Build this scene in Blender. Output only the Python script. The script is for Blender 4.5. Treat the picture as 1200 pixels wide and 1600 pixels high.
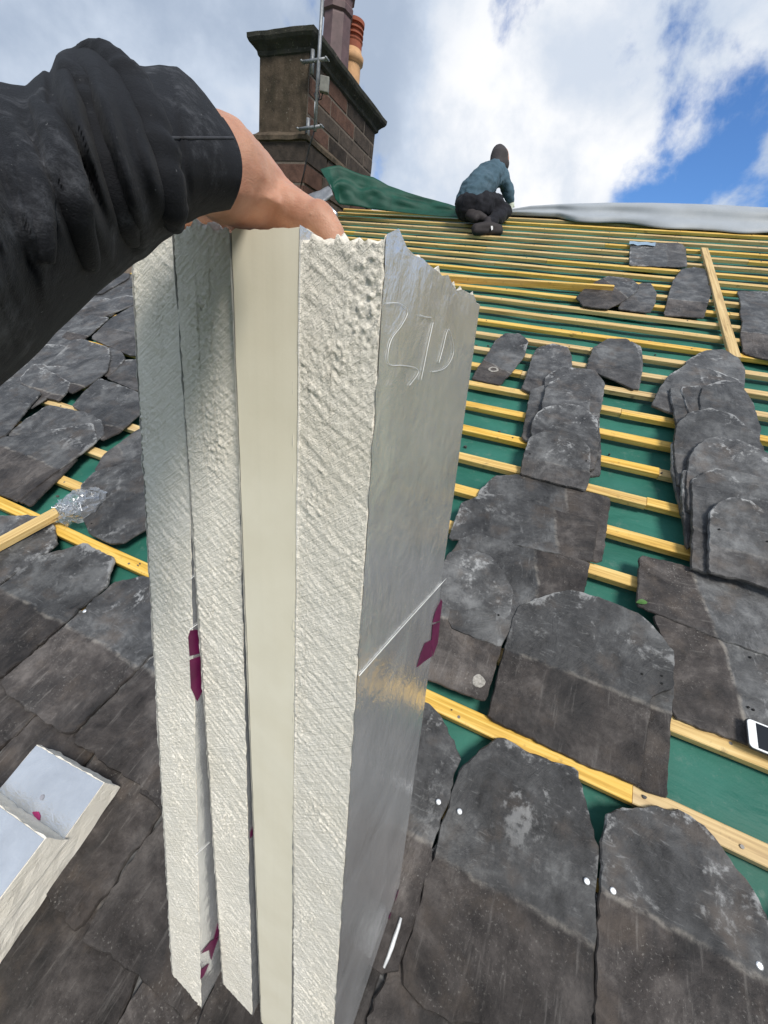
import bpy, bmesh, math, random
import numpy as np
from mathutils import Vector, Matrix, noise

for o in list(bpy.data.objects): bpy.data.objects.remove(o)
scene = bpy.context.scene
COL = scene.collection
random.seed(7)
SKIES = {}

# ------------------------------------------------------------------ camera
CAM = Vector((0.0, 0.0, 6.6))
RIGHT = Vector((0.90610778, 0.39789765, 0.14368769))
DOWN = Vector((0.28476105, -0.32247789, -0.90272873))
FWD = Vector((-0.31285754, 0.85888618, -0.40550548))
F = 620.0                                   # focal length in pixels of the 1200 x 1600 photograph
cd = bpy.data.cameras.new('camera'); cam = bpy.data.objects.new('camera', cd); COL.objects.link(cam)
cd.sensor_fit = 'HORIZONTAL'; cd.sensor_width = 36.0; cd.lens = 36.0 * F / 1200.0
cd.clip_start = 0.01; cd.clip_end = 5000
M = Matrix.Identity(4)
for i in range(3):
    M[i][0] = RIGHT[i]; M[i][1] = -DOWN[i]; M[i][2] = -FWD[i]; M[i][3] = CAM[i]
cam.matrix_world = M
scene.camera = cam
scene.render.resolution_x = 768; scene.render.resolution_y = 1024

def ray(px, py):
    return (RIGHT * ((px - 600) / F) + DOWN * ((py - 800) / F) + FWD)
def at(px, py, d):
    return CAM + ray(px, py) * d

# ------------------------------------------------------------------ sun, sky, exposure
SUN_EL, SUN_AZ = math.radians(50), math.radians(133)     # azimuth from +Y (up the roof) towards +X
sun_dir = Vector((math.sin(SUN_AZ) * math.cos(SUN_EL), math.cos(SUN_AZ) * math.cos(SUN_EL), math.sin(SUN_EL)))
sl = bpy.data.lights.new('sun', 'SUN'); so = bpy.data.objects.new('sun', sl); COL.objects.link(so)
sl.energy = 2.7; sl.angle = math.radians(18); sl.color = (1.0, 0.95, 0.87)
so.rotation_euler = (-sun_dir).to_track_quat('-Z', 'Y').to_euler(); so.location = (6, 6, 20)
scene.view_settings.view_transform = 'Standard'; scene.view_settings.look = 'None'
scene.view_settings.exposure = 0.4; scene.view_settings.gamma = 1.0
scene.view_settings.use_curve_mapping = False

class NT:
    """small helper round a node tree"""
    def __init__(s, tree): s.t = tree; s.n = tree.nodes; s.l = tree.links
    def node(s, kind, **kw):
        n = s.n.new(kind)
        for k, v in kw.items():
            if k.startswith('i_'): 
                key = k[2:].replace('_', ' ')
                n.inputs[key].default_value = v
            else: setattr(n, k, v)
        return n
    def link(s, a, b): s.l.new(a, b)
    def val(s, x):
        return x
    def math(s, op, a, b=None, c=None, clamp=False):
        n = s.n.new('ShaderNodeMath'); n.operation = op; n.use_clamp = clamp
        for i, v in enumerate((a, b, c)):
            if v is None: continue
            if isinstance(v, (int, float)): n.inputs[i].default_value = v
            else: s.link(v, n.inputs[i])
        return n.outputs[0]
    def vmath(s, op, a, b=None):
        n = s.n.new('ShaderNodeVectorMath'); n.operation = op
        for i, v in enumerate((a, b)):
            if v is None: continue
            if isinstance(v, (tuple, list, Vector)): n.inputs[i].default_value = tuple(v)
            else: s.link(v, n.inputs[i])
        return n
    def noise(s, vec, scale, detail=6, rough=0.55, dist=0.0, out='Fac'):
        n = s.n.new('ShaderNodeTexNoise'); n.inputs['Scale'].default_value = scale
        n.inputs['Detail'].default_value = detail; n.inputs['Roughness'].default_value = rough
        n.inputs['Distortion'].default_value = dist
        if vec is not None: s.link(vec, n.inputs['Vector'])
        return n.outputs[out]
    def ramp(s, fac, *stops):
        n = s.n.new('ShaderNodeValToRGB'); e = n.color_ramp.elements
        while len(e) < len(stops): e.new(0.5)
        for el, (p, c) in zip(e, stops):
            el.position = p
            el.color = (c, c, c, 1) if isinstance(c, (int, float)) else (*c, 1)
        s.link(fac, n.inputs[0]); return n.outputs[0]
    def mix(s, fac, a, b, mode='MIX'):
        n = s.n.new('ShaderNodeMix'); n.data_type = 'RGBA'; n.blend_type = mode
        for i, v in ((0, fac), (6, a), (7, b)):
            if isinstance(v, (int, float)): n.inputs[i].default_value = v
            elif isinstance(v, tuple): n.inputs[i].default_value = (*v, 1)
            else: s.link(v, n.inputs[i])
        return n.outputs[2]
    def smooth(s, x, lo, hi):
        n = s.n.new('ShaderNodeMapRange'); n.interpolation_type = 'SMOOTHSTEP'
        n.inputs['From Min'].default_value = lo; n.inputs['From Max'].default_value = hi
        s.link(x, n.inputs['Value']); return n.outputs[0]

world = bpy.data.worlds.new('World'); scene.world = world; world.use_nodes = True
w = NT(world.node_tree); w.n.clear()
sky = w.node('ShaderNodeTexSky'); sky.sky_type = 'NISHITA'; sky.sun_disc = False
sky.sun_elevation = SUN_EL; sky.sun_rotation = SUN_AZ
sky.air_density = 1.0; sky.dust_density = 0.3; sky.ozone_density = 2.5
tc = w.node('ShaderNodeTexCoord'); dirv = tc.outputs['Generated']
clear = w.mix(1.0, sky.outputs[0], (0.060, 0.088, 0.122), 'MULTIPLY')
def spot(px, py, inner, outer):
    d = ray(px, py).normalized()
    dp = w.vmath('DOT_PRODUCT', dirv, tuple(d)).outputs['Value']
    return w.smooth(dp, math.cos(math.radians(outer)), math.cos(math.radians(inner)))
big = w.noise(dirv, 1.6, 3, 0.5, 0.15)
fine = w.noise(dirv, 5.5, 10, 0.60, 0.12)
dens = w.math('ADD', w.math('MULTIPLY', big, 0.30), w.math('MULTIPLY', fine, 0.70))
gaps = None
for (px, py, a, b, k) in ((1085, 215, 1, 8, 0.23), (1020, 285, 0.5, 6, 0.22), (1010, 95, 0.5, 7, 0.18), (1190, 60, 1, 6, .08),
                          (1090, 140, 1, 6, .17), (815, -10, 0.5, 5, 0.16), (925, 20, .5, 4, .14), (1500, 200, 3, 20, 0.12)):
    m_ = w.math('MULTIPLY', spot(px, py, a, b), k)
    gaps = m_ if gaps is None else w.math('MAXIMUM', gaps, m_)
heap = w.math('MAXIMUM', w.math('MULTIPLY', spot(850, 200, 7, 17), 1.0), w.math('MULTIPLY', spot(1090, 40, 1, 10), 0.7))
dens = w.math('ADD', w.math('SUBTRACT', w.math('ADD', dens, 0.06), gaps), w.math('MULTIPLY', spot(840, 200, 6, 15), 0.12))
cover = w.smooth(dens, 0.39, 0.52)
tone = w.noise(dirv, 4.2, 9, 0.58, 0.15)
lum = w.math('ADD', w.math('MULTIPLY', heap, 0.50), w.math('MULTIPLY', w.smooth(tone, 0.36, 0.64), 0.50))
cloud = w.ramp(lum, (0.0, (0.32, 0.385, 0.49)), (0.40, (0.46, 0.525, 0.625)), (0.72, (0.62, 0.655, 0.71)), (1.0, (0.78, 0.785, 0.80)))
skycol = w.mix(cover, clear, cloud)
bg = w.node('ShaderNodeBackground'); w.link(skycol, bg.inputs[0]); bg.inputs[1].default_value = 1.0
wo = w.node('ShaderNodeOutputWorld'); w.link(bg.outputs[0], wo.inputs[0])

# ------------------------------------------------------------------ roof frame: u along the ridge, v up the slope, w off the slope
SL = math.radians(25.613774)
S = Vector((0, math.cos(SL), math.sin(SL))); N = Vector((0, -math.sin(SL), math.cos(SL))); X = Vector((1, 0, 0))
U = 1.11526
GA, V0 = 0.2, 0.3617                        # batten gauge, upslope edge of the lowest bare batten
def pt(u, v, w_=0.0): return CAM + X * u + S * v + N * (w_ - U)
def uv(px, py, w_=0.0):
    d = ray(px, py); t = -(U - w_) / d.dot(N); p = d * t
    return p.x, p.dot(S)
def frame(o, ex, ey, ez):
    m = Matrix.Identity(4)
    for i in range(3): m[i][0] = ex[i]; m[i][1] = ey[i]; m[i][2] = ez[i]; m[i][3] = o[i]
    return m
def roofm(u, v, w_, ang=0.0):
    ex = X * math.cos(ang) + S * math.sin(ang); ey = -X * math.sin(ang) + S * math.cos(ang)
    return frame(pt(u, v, w_), ex, ey, N)

# ------------------------------------------------------------------ object helpers
WM = {}
def put(o, m, parent=None):
    COL.objects.link(o)
    if parent is not None:
        o.parent = parent; o.matrix_parent_inverse = WM[parent].inverted()
    o.matrix_basis = m; WM[o] = m.copy(); return o
def tag(o, label, cat, group=None, kind=None):
    if label: o['label'] = label
    if cat: o['category'] = cat
    if group: o['group'] = group
    if kind: o['kind'] = kind
    return o
def empty(name, loc, label, cat, group=None):
    o = bpy.data.objects.new(name, None); o.empty_display_size = 0.1
    put(o, Matrix.Translation(loc)); return tag(o, label, cat, group)
def meshobj(name, verts, faces, mat, m=None, parent=None, smooth=False, uvs=None):
    me = bpy.data.meshes.new(name); me.from_pydata([tuple(v) for v in verts], [], faces); me.update()
    if mat: me.materials.append(mat)
    if smooth:
        for p in me.polygons: p.use_smooth = True
    return put(bpy.data.objects.new(name, me), m if m is not None else Matrix.Identity(4), parent)
def bmobj(name, bm, mat, m=None, parent=None, smooth=False):
    bmesh.ops.recalc_face_normals(bm, faces=bm.faces[:])
    me = bpy.data.meshes.new(name); bm.to_mesh(me); bm.free()
    if mat: me.materials.append(mat)
    if smooth:
        for p in me.polygons: p.use_smooth = True
    return put(bpy.data.objects.new(name, me), m if m is not None else Matrix.Identity(4), parent)
def bbox(bm, x0, x1, y0, y1, z0, z1, bev=0.0):
    r = bmesh.ops.create_cube(bm, size=1.0); vs = r['verts']
    for v in vs:
        v.co = Vector((x0 if v.co.x < 0 else x1, y0 if v.co.y < 0 else y1, z0 if v.co.z < 0 else z1))
    if bev:
        es = list({e for v in vs for e in v.link_edges})
        bmesh.ops.bevel(bm, geom=es, offset=bev, segments=2, affect='EDGES', profile=0.6)
def box(name, x0, x1, y0, y1, z0, z1, mat, m=None, parent=None, bev=0.0):
    bm = bmesh.new(); bbox(bm, x0, x1, y0, y1, z0, z1, bev); return bmobj(name, bm, mat, m, parent)
def lathe(name, prof, mat, m, parent=None, seg=24, smooth=True):
    vs = []; fs = []
    for (r, z) in prof:
        for k in range(seg):
            a = 2 * math.pi * k / seg; vs.append((r * math.cos(a), r * math.sin(a), z))
    for i in range(len(prof) - 1):
        for k in range(seg):
            k2 = (k + 1) % seg
            fs.append((i * seg + k, i * seg + k2, (i + 1) * seg + k2, (i + 1) * seg + k))
    fs.append(tuple(range(seg))[::-1]); fs.append(tuple((len(prof) - 1) * seg + k for k in range(seg)))
    o = meshobj(name, vs, fs, mat, m, parent)
    if smooth:
        for p in o.data.polygons: p.use_smooth = len(p.vertices) == 4
    return o
def tubev(path, rad, seg=8):
    """verts and faces of a tube along a path; rad is a number or a list"""
    path = [Vector(p) for p in path]; n = len(path); vs = []; fs = []
    prev = None
    for i, p in enumerate(path):
        t = (path[min(i + 1, n - 1)] - path[max(i - 1, 0)]).normalized()
        a = Vector((0, 0, 1)) if prev is None else prev
        if abs(a.dot(t)) > 0.95: a = Vector((1, 0, 0))
        a = (a - t * a.dot(t)).normalized(); prev = a; b = t.cross(a)
        r = rad[i] if isinstance(rad, (list, tuple)) else rad
        for k in range(seg):
            q = 2 * math.pi * k / seg; vs.append(p + a * (r * math.cos(q)) + b * (r * math.sin(q)))
    for i in range(n - 1):
        for k in range(seg):
            k2 = (k + 1) % seg; fs.append((i * seg + k, i * seg + k2, (i + 1) * seg + k2, (i + 1) * seg + k))
    fs.append(tuple(range(seg))[::-1]); fs.append(tuple((n - 1) * seg + k for k in range(seg)))
    return vs, fs
def tube(name, path, rad, mat, parent=None, seg=8):
    vs, fs = tubev(path, rad, seg); return meshobj(name, vs, fs, mat, None, parent, True)
def blob(name, caps, voxel, mat, parent=None, smooth_it=6, disp=0.0, dscale=30.0, m=None):
    """one continuous skin over tapered capsules (p0, r0, p1, r1)"""
    bm = bmesh.new()
    for p0, r0, p1, r1 in caps:
        p0 = Vector(p0); p1 = Vector(p1); n = max(3, int((p1 - p0).length / (min(r0, r1) * 0.35)))
        for i in range(n + 1):
            t = i / n; bmesh.ops.create_icosphere(bm, subdivisions=2, radius=r0 + (r1 - r0) * t, matrix=Matrix.Translation(p0.lerp(p1, t)))
    me = bpy.data.meshes.new('tmp'); bm.to_mesh(me); bm.free()
    t = bpy.data.objects.new('tmp', me); COL.objects.link(t)
    rm = t.modifiers.new('r', 'REMESH'); rm.mode = 'VOXEL'; rm.voxel_size = voxel
    sm = t.modifiers.new('s', 'SMOOTH'); sm.iterations = smooth_it; sm.factor = 0.5
    dg = bpy.context.evaluated_depsgraph_get()
    out = bpy.data.meshes.new_from_object(t.evaluated_get(dg))
    bpy.data.objects.remove(t); out.name = name; out.materials.clear(); out.materials.append(mat)
    if disp:
        for v, nn in zip(out.vertices, [x.normal.copy() for x in out.vertices]):
            v.co += nn * disp * (noise.noise(v.co * dscale) + 0.5 * noise.noise(v.co * dscale * 2.3))
    for p in out.polygons: p.use_smooth = True
    return put(bpy.data.objects.new(name, out), m if m is not None else Matrix.Identity(4), parent)

# ------------------------------------------------------------------ materials
def mat(name, rough=0.7, base=(0.5, 0.5, 0.5), metallic=0.0, spec=0.5):
    m = bpy.data.materials.new(name); m.use_nodes = True; t = NT(m.node_tree)
    b = t.n['Principled BSDF']; b.inputs['Base Color'].default_value = (*base, 1)
    b.inputs['Roughness'].default_value = rough; b.inputs['Metallic'].default_value = metallic
    b.inputs['Specular IOR Level'].default_value = spec
    return m, t, b
def bump(t, b, h, strength=0.5, dist=0.002, prev=None):
    n = t.node('ShaderNodeBump'); n.inputs['Strength'].default_value = strength; n.inputs['Distance'].default_value = dist
    t.link(h, n.inputs['Height'])
    if prev is not None: t.link(prev, n.inputs['Normal'])
    t.link(n.outputs[0], b.inputs['Normal']); return n.outputs[0]
def objco(t, rnd=True):
    """object coordinates shifted by the object's own random number"""
    c = t.node('ShaderNodeTexCoord').outputs['Object']
    if not rnd: return c, None, c
    r = t.node('ShaderNodeObjectInfo').outputs['Random']
    sh = t.vmath('SCALE', (13.7, 7.3, 3.1)); t.link(r, sh.inputs['Scale'])
    return t.vmath('ADD', c, sh.outputs[0]).outputs[0], r, c
def stretch(t, v, s):
    return t.vmath('MULTIPLY', v, s).outputs[0]

def make_slate():
    m, t, b = mat('slate')
    v, r, raw = objco(t)
    sep = t.node('ShaderNodeSeparateXYZ'); t.link(raw, sep.inputs[0])
    oa = lambda nm: t.node('ShaderNodeAttribute', attribute_type='OBJECT', attribute_name=nm).outputs['Fac']
    ex, hd, wear = oa('expo'), oa('head'), oa('wear')
    rim = t.node('ShaderNodeAttribute', attribute_type='GEOMETRY', attribute_name='rim').outputs['Fac']
    n1 = t.noise(v, 6, 11, 0.70, 0.5); n2 = t.noise(v, 60, 6, 0.65); n3 = t.noise(v, 5, 5, 0.6, 0.6); n4 = t.noise(v, 19, 9, 0.7, 0.4)
    streak = t.noise(stretch(t, v, (85, 9, 30)), 1.0, 7, 0.65)
    y = t.math('ADD', sep.outputs['Y'], t.math('MULTIPLY', t.math('SUBTRACT', n3, 0.5), 0.045))
    dy = t.math('SUBTRACT', y, ex)
    w0_ = t.smooth(dy, -0.010, 0.006)              # 0 weathered tail, 1 head that lay under the course above
    w_ = t.math('SUBTRACT', 1.0, t.math('MULTIPLY', t.math('SUBTRACT', 1.0, w0_), wear))
    mot = t.math('ADD', t.math('MULTIPLY', n1, 0.65), t.math('MULTIPLY', n4, 0.35))
    tail = t.ramp(mot, (0.39, (0.016, 0.0122, 0.0108)), (0.50, (0.054, 0.0445, 0.040)), (0.61, (0.128, 0.109, 0.098)))
    headc = t.ramp(mot, (0.38, (0.021, 0.0205, 0.0208)), (0.50, (0.067, 0.0668, 0.0675)), (0.62, (0.158, 0.159, 0.158)))
    col = t.mix(w_, tail, headc)
    smud = t.noise(stretch(t, v, (9, 3.2, 6)), 1.0, 5, 0.55, 0.7)
    col = t.mix(t.math('MULTIPLY', t.smooth(smud, 0.50, 0.68), 0.50), col, (0.018, 0.018, 0.0185))
    rust = t.math('MULTIPLY', t.smooth(t.noise(v, 11, 6, 0.6), 0.50, 0.70), 0.50)
    col = t.mix(rust, col, (0.100, 0.078, 0.062))
    iw = t.math('SUBTRACT', 1.0, w_)
    col = t.mix(t.math('MULTIPLY', t.smooth(streak, 0.56, 0.74), t.math('MULTIPLY', iw, 0.40)), col, (0.27, 0.25, 0.23))
    fleck = t.math('MULTIPLY', t.smooth(n3, 0.45, 0.62), t.smooth(t.noise(v, 170, 6, 0.75), 0.56, 0.68))
    col = t.mix(t.math('MULTIPLY', fleck, t.math('ADD', 0.18, t.math('MULTIPLY', iw, 0.45))), col, (0.36, 0.34, 0.31))
    line = t.math('MULTIPLY', t.smooth(dy, -0.010, -0.002), t.math('SUBTRACT', 1.0, t.smooth(dy, -0.001, 0.007)))
    col = t.mix(t.math('MULTIPLY', line, t.math('MULTIPLY', t.smooth(n4, 0.40, 0.62), t.math('MULTIPLY', wear, 0.6))), col, (0.32, 0.29, 0.25))
    scr = t.noise(stretch(t, v, (26, 120, 40)), 1.0, 6, 0.65, 0.7)
    col = t.mix(t.math('MULTIPLY', t.smooth(scr, 0.57, 0.72), t.math('MULTIPLY', w_, 0.42)), col, (0.24, 0.24, 0.238))
    # pale lime bloom: ragged patches on the head, thickest round the rim
    lime = t.math('ADD', t.noise(v, 8, 9, 0.70, 0.8), t.math('MULTIPLY', t.math('SUBTRACT', n2, 0.5), 0.55))
    lime = t.math('ADD', lime, t.math('MULTIPLY', t.math('POWER', rim, 2.6), t.math('MULTIPLY', t.smooth(t.noise(v, 4.5, 4, 0.6), 0.42, 0.62), 0.21)))
    near = t.smooth(t.math('SUBTRACT', y, hd), -0.30, -0.04)
    lm = t.math('MULTIPLY', t.smooth(lime, 0.572, 0.73), t.math('MULTIPLY', t.math('ADD', near, 0.12), t.math('MULTIPLY', w_, 0.72)))
    col = t.mix(lm, col, (0.36, 0.36, 0.355))
    vary = t.math('ADD', t.math('MULTIPLY', r, 0.45), 0.78)
    hsv = t.node('ShaderNodeHueSaturation'); t.link(col, hsv.inputs['Color']); t.link(vary, hsv.inputs['Value'])
    t.link(hsv.outputs[0], b.inputs['Base Color'])
    rg = t.math('ADD', t.math('MULTIPLY', n4, 0.34), t.math('SUBTRACT', 0.46, t.math('MULTIPLY', w_, 0.12)))
    t.link(rg, b.inputs['Roughness']); b.inputs['Specular IOR Level'].default_value = 0.32
    split = t.noise(stretch(t, v, (9, 5, 9)), 1.0, 11, 0.68, 0.9); grit = t.noise(v, 260, 5, 0.75)
    h = t.math('ADD', t.math('ADD', split, t.math('MULTIPLY', grit, t.math('SUBTRACT', 0.24, t.math('MULTIPLY', w_, 0.13)))), t.math('MULTIPLY', n2, t.math('SUBTRACT', 0.42, t.math('MULTIPLY', w_, 0.22))))
    bump(t, b, h, 1.0, 0.012)
    return m
def make_wood():
    m, t, b = mat('batten_wood', 0.62)
    v, r, raw = objco(t)
    grain = t.noise(stretch(t, v, (3, 90, 90)), 1.0, 7, 0.6, 0.6)
    broad = t.noise(stretch(t, v, (1.1, 14, 14)), 1.0, 4, 0.5)
    knot = t.noise(stretch(t, v, (9, 24, 24)), 1.0, 3, 0.5, 0.3)
    col = t.ramp(grain, (0.30, (0.38, 0.205, 0.035)), (0.5, (0.66, 0.42, 0.105)), (0.70, (0.80, 0.57, 0.20)))
    col = t.mix(t.math('MULTIPLY', t.smooth(broad, 0.5, 0.75), 0.45), col, (0.60, 0.43, 0.22))
    col = t.mix(t.math('MULTIPLY', t.smooth(knot, 0.68, 0.76), 0.8), col, (0.22, 0.10, 0.03))
    dirt = t.smooth(t.noise(v, 26, 7, 0.7), 0.57, 0.70)
    col = t.mix(t.math('MULTIPLY', dirt, 0.5), col, (0.20, 0.13, 0.05))
    hsv = t.node('ShaderNodeHueSaturation'); t.link(col, hsv.inputs['Color'])
    t.link(t.math('ADD', t.math('MULTIPLY', r, 0.22), 0.86), hsv.inputs['Value'])
    t.link(t.math('ADD', t.math('MULTIPLY', r, 0.28), 0.80), hsv.inputs['Saturation'])
    t.link(hsv.outputs[0], b.inputs['Base Color'])
    bump(t, b, grain, 0.25, 0.0012)
    return m
def make_membrane():
    m, t, b = mat('green_membrane', 0.6, spec=0.3)
    v, r, raw = objco(t, False)
    n = t.noise(v, 3.0, 6, 0.6, 0.5); n2 = t.noise(v, 240, 2, 0.5); d = t.noise(v, 22, 7, 0.7)
    col = t.ramp(n, (0.3, (0.016, 0.104, 0.076)), (0.7, (0.036, 0.172, 0.130)))
    col = t.mix(t.math('MULTIPLY', t.smooth(d, 0.54, 0.74), 0.45), col, (0.15, 0.22, 0.19))
    col = t.mix(t.math('MULTIPLY', t.smooth(t.noise(v, 95, 6, 0.75), 0.64, 0.72), 0.5), col, (0.26, 0.27, 0.24))
    t.link(col, b.inputs['Base Color'])
    t.link(t.math('ADD', 0.52, t.math('MULTIPLY', n, 0.2)), b.inputs['Roughness'])
    f = t.noise(stretch(t, v, (3, 9, 3)), 1.0, 4, 0.5, 0.8)
    bump(t, b, t.math('ADD', f, t.math('MULTIPLY', n2, 0.03)), 0.7, 0.02)
    return m
def make_foam(smooth=False):
    m, t, b = mat('foam_smooth' if smooth else 'foam_cut', 0.85, spec=0.2)
    v, r, raw = objco(t)
    n = t.noise(v, 14, 6, 0.6); f = t.noise(v, 420, 4, 0.7)
    if smooth:
        col = t.ramp(n, (0.3, (0.77, 0.71, 0.56)), (0.7, (0.84, 0.785, 0.64)))
        lines = t.noise(stretch(t, v, (60, 60, 0.6)), 1.0, 3, 0.5)
        scr = t.noise(stretch(t, v, (300, 300, 2)), 1.0, 2, 0.5)
        col = t.mix(t.math('MULTIPLY', t.smooth(scr, 0.72, 0.80), 0.35), col, (0.80, 0.78, 0.66))
        col = t.mix(t.math('MULTIPLY', t.smooth(t.noise(v, 40, 6, 0.7), 0.66, 0.78), 0.3), col, (0.40, 0.37, 0.25))
        bump(t, b, t.math('ADD', lines, t.math('MULTIPLY', f, 0.15)), 0.3, 0.0015)
        b.inputs['Roughness'].default_value = 0.55
    else:
        rot = t.node('ShaderNodeMapping'); rot.inputs['Rotation'].default_value = (0, math.radians(35), 0)
        t.link(v, rot.inputs['Vector'])
        saw = t.noise(stretch(t, rot.outputs[0], (18, 60, 300)), 1.0, 6, 0.6, 0.5)
        col = t.ramp(n, (0.25, (0.82, 0.765, 0.655)), (0.7, (0.90, 0.85, 0.755)))
        col = t.mix(t.math('MULTIPLY', t.smooth(f, 0.5, 0.75), 0.35), col, (0.93, 0.89, 0.78))
        bump(t, b, t.math('ADD', t.math('MULTIPLY', saw, 0.9), t.math('MULTIPLY', f, 0.6)), 0.8, 0.004)
    t.link(col, b.inputs['Base Color'])
    return m
def make_foil(name='foil_facing', white=0.0):
    m, t, b = mat(name, 0.34, (0.62, 0.63, 0.64), 1.0)
    v, r, raw = objco(t)
    dent = t.math('ADD', t.noise(v, 26, 5, 0.55, 0.8), t.math('MULTIPLY', t.noise(v, 7, 3, 0.5, 0.6), 2.2)); sc = t.noise(stretch(t, v, (60, 95, 38)), 1.0, 7, 0.65, 0.9); g = t.noise(v, 260, 3, 0.5)
    blot = t.noise(v, 9, 9, 0.65, 0.5)
    t.link(t.ramp(blot, (0.3, (0.66, 0.67, 0.68)), (0.7, (0.86, 0.87, 0.88))), b.inputs['Base Color'])
    b.inputs['Metallic'].default_value = 0.78
    t.link(t.math('ADD', 0.05, t.math('ADD', t.math('MULTIPLY', sc, 0.18), t.math('MULTIPLY', blot, 0.14))), b.inputs['Roughness'])
    pit = t.noise(v, 75, 5, 0.6, 0.5)
    bump(t, b, t.math('ADD', t.math('ADD', dent, t.math('MULTIPLY', pit, 0.16)), t.math('ADD', t.math('MULTIPLY', sc, 0.40), t.math('MULTIPLY', g, 0.05))), 0.42, 0.0042)
    return m
def simple(name, base, rough=0.7, metallic=0.0, scale=30, amt=0.25, bmp=0.3, bd=0.002, spec=0.5):
    m, t, b = mat(name, rough, base, metallic, spec)
    v, r, raw = objco(t); n = t.noise(v, scale, 6, 0.62)
    lo = tuple(c * (1 - amt) for c in base); hi = tuple(min(1, c * (1 + amt)) for c in base)
    t.link(t.ramp(n, (0.3, lo), (0.7, hi)), b.inputs['Base Color'])
    if bmp: bump(t, b, n, bmp, bd)
    return m
def make_stone(name, dark, light, moss=None):
    m, t, b = mat(name, 0.9, spec=0.2)
    v, r, raw = objco(t)
    n = t.noise(v, 9, 8, 0.65); f = t.noise(v, 70, 6, 0.7)
    col = t.ramp(n, (0.3, dark), (0.7, light))
    if moss:
        run = t.noise(stretch(t, v, (10, 10, 1.6)), 1.0, 7, 0.7)
        col = t.mix(t.math('MULTIPLY', t.smooth(run, 0.45, 0.7), 0.8), col, moss)
        col = t.mix(t.math('MULTIPLY', t.smooth(t.noise(v, 30, 7, 0.75), 0.60, 0.70), 0.6), col, (0.30, 0.27, 0.22))
    hsv = t.node('ShaderNodeHueSaturation'); t.link(col, hsv.inputs['Color'])
    t.link(t.math('ADD', t.math('MULTIPLY', r, 0.7), 0.6), hsv.inputs['Value']); t.link(hsv.outputs[0], b.inputs['Base Color'])
    bump(t, b, t.math('ADD', n, t.math('MULTIPLY', f, 0.5)), 0.8, 0.012)
    return m
def make_fabric(name, base, dust=0.0, scale=1.0, rough=0.85):
    m, t, b = mat(name, rough, base, spec=0.25)
    c = t.node('ShaderNodeTexCoord').outputs['Object']
    n = t.noise(c, 14 * scale, 6, 0.6); weave = t.noise(c, 1500 * scale, 2, 0.5)
    col = t.ramp(n, (0.3, tuple(x * 0.75 for x in base)), (0.7, tuple(x * 1.3 for x in base)))
    if dust:
        d = t.math('MULTIPLY', t.smooth(t.noise(c, 17 * scale, 10, 0.78, 0.2), 0.52, 0.74), dust)
        col = t.mix(d, col, (0.30, 0.31, 0.34))
        sp = t.math('MULTIPLY', t.smooth(t.noise(c, 330 * scale, 3, 0.6), 0.70, 0.76), dust * 0.8)
        col = t.mix(sp, col, (0.45, 0.45, 0.45))
    t.link(col, b.inputs['Base Color'])
    fold = t.noise(c, 34 * scale, 5, 0.6, 0.2)
    bump(t, b, t.math('ADD', t.math('MULTIPLY', fold, 1.0), t.math('MULTIPLY', weave, 0.16)), 0.5, 0.004 / scale)
    b.inputs['Sheen Weight'].default_value = 0.03
    return m
def make_skin():
    m, t, b = mat('skin', 0.52, spec=0.35)
    c = t.node('ShaderNodeTexCoord').outputs['Object']
    n = t.noise(c, 45, 6, 0.6); p = t.noise(c, 900, 3, 0.6); bl = t.noise(c, 18, 4, 0.5)
    col = t.ramp(n, (0.3, (0.40, 0.195, 0.125)), (0.7, (0.53, 0.295, 0.200)))
    col = t.mix(t.math('MULTIPLY', t.smooth(bl, 0.5, 0.7), 0.30), col, (0.50, 0.20, 0.145))
    t.link(col, b.inputs['Base Color'])
    b.inputs['Subsurface Weight'].default_value = 0.18; b.inputs['Subsurface Radius'].default_value = (0.012, 0.005, 0.003)
    b.inputs['Subsurface Scale'].default_value = 0.5
    cr = t.noise(stretch(t, c, (120, 120, 300)), 1.0, 4, 0.6, 0.6)
    vo = t.node('ShaderNodeTexVoronoi'); vo.feature = 'DISTANCE_TO_EDGE'; vo.inputs['Scale'].default_value = 480; t.link(c, vo.inputs['Vector'])
    bump(t, b, t.math('ADD', t.math('ADD', cr, t.math('MULTIPLY', p, 0.4)), t.math('MULTIPLY', t.smooth(vo.outputs['Distance'], 0, .18), 0.14)), 0.40, 0.0012)
    return m
SLATE = make_slate(); WOOD = make_wood(); GREEN = make_membrane(); FOAM = make_foam(); FOAMS = make_foam(True); FOIL = make_foil()
PURPLE = simple('purple_print', (0.105, 0.006, 0.050), 0.5, bmp=0.0); WHITEL = simple('scored_line', (0.78, 0.78, 0.76), 0.5, bmp=0.0)
ZINC = simple('galvanised_steel', (0.62, 0.64, 0.66), 0.42, 1.0, 40, 0.15, 0.2)
NAILM = simple('nail_head', (0.80, 0.81, 0.82), 0.35, 0.6, 60, 0.1, 0.1)
STONE = make_stone('sandstone_block', (0.070, 0.040, 0.031), (0.165, 0.092, 0.068))
STONED = make_stone('sooty_block', (0.032, 0.027, 0.023), (0.095, 0.074, 0.060))
RENDER = make_stone('mossy_render', (0.030, 0.024, 0.017), (0.120, 0.090, 0.064), (0.048, 0.040, 0.026))
COPE = make_stone('mossy_coping', (0.020, 0.021, 0.017), (0.055, 0.052, 0.044), (0.034, 0.037, 0.024))
MORTAR = simple('lime_mortar', (0.135, 0.108, 0.086), 0.95, 0, 40, 0.3, 0.6, 0.006)
HARL = simple('wall_harling', (0.42, 0.39, 0.34), 0.95, 0, 60, 0.2, 0.6, 0.01)
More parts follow.
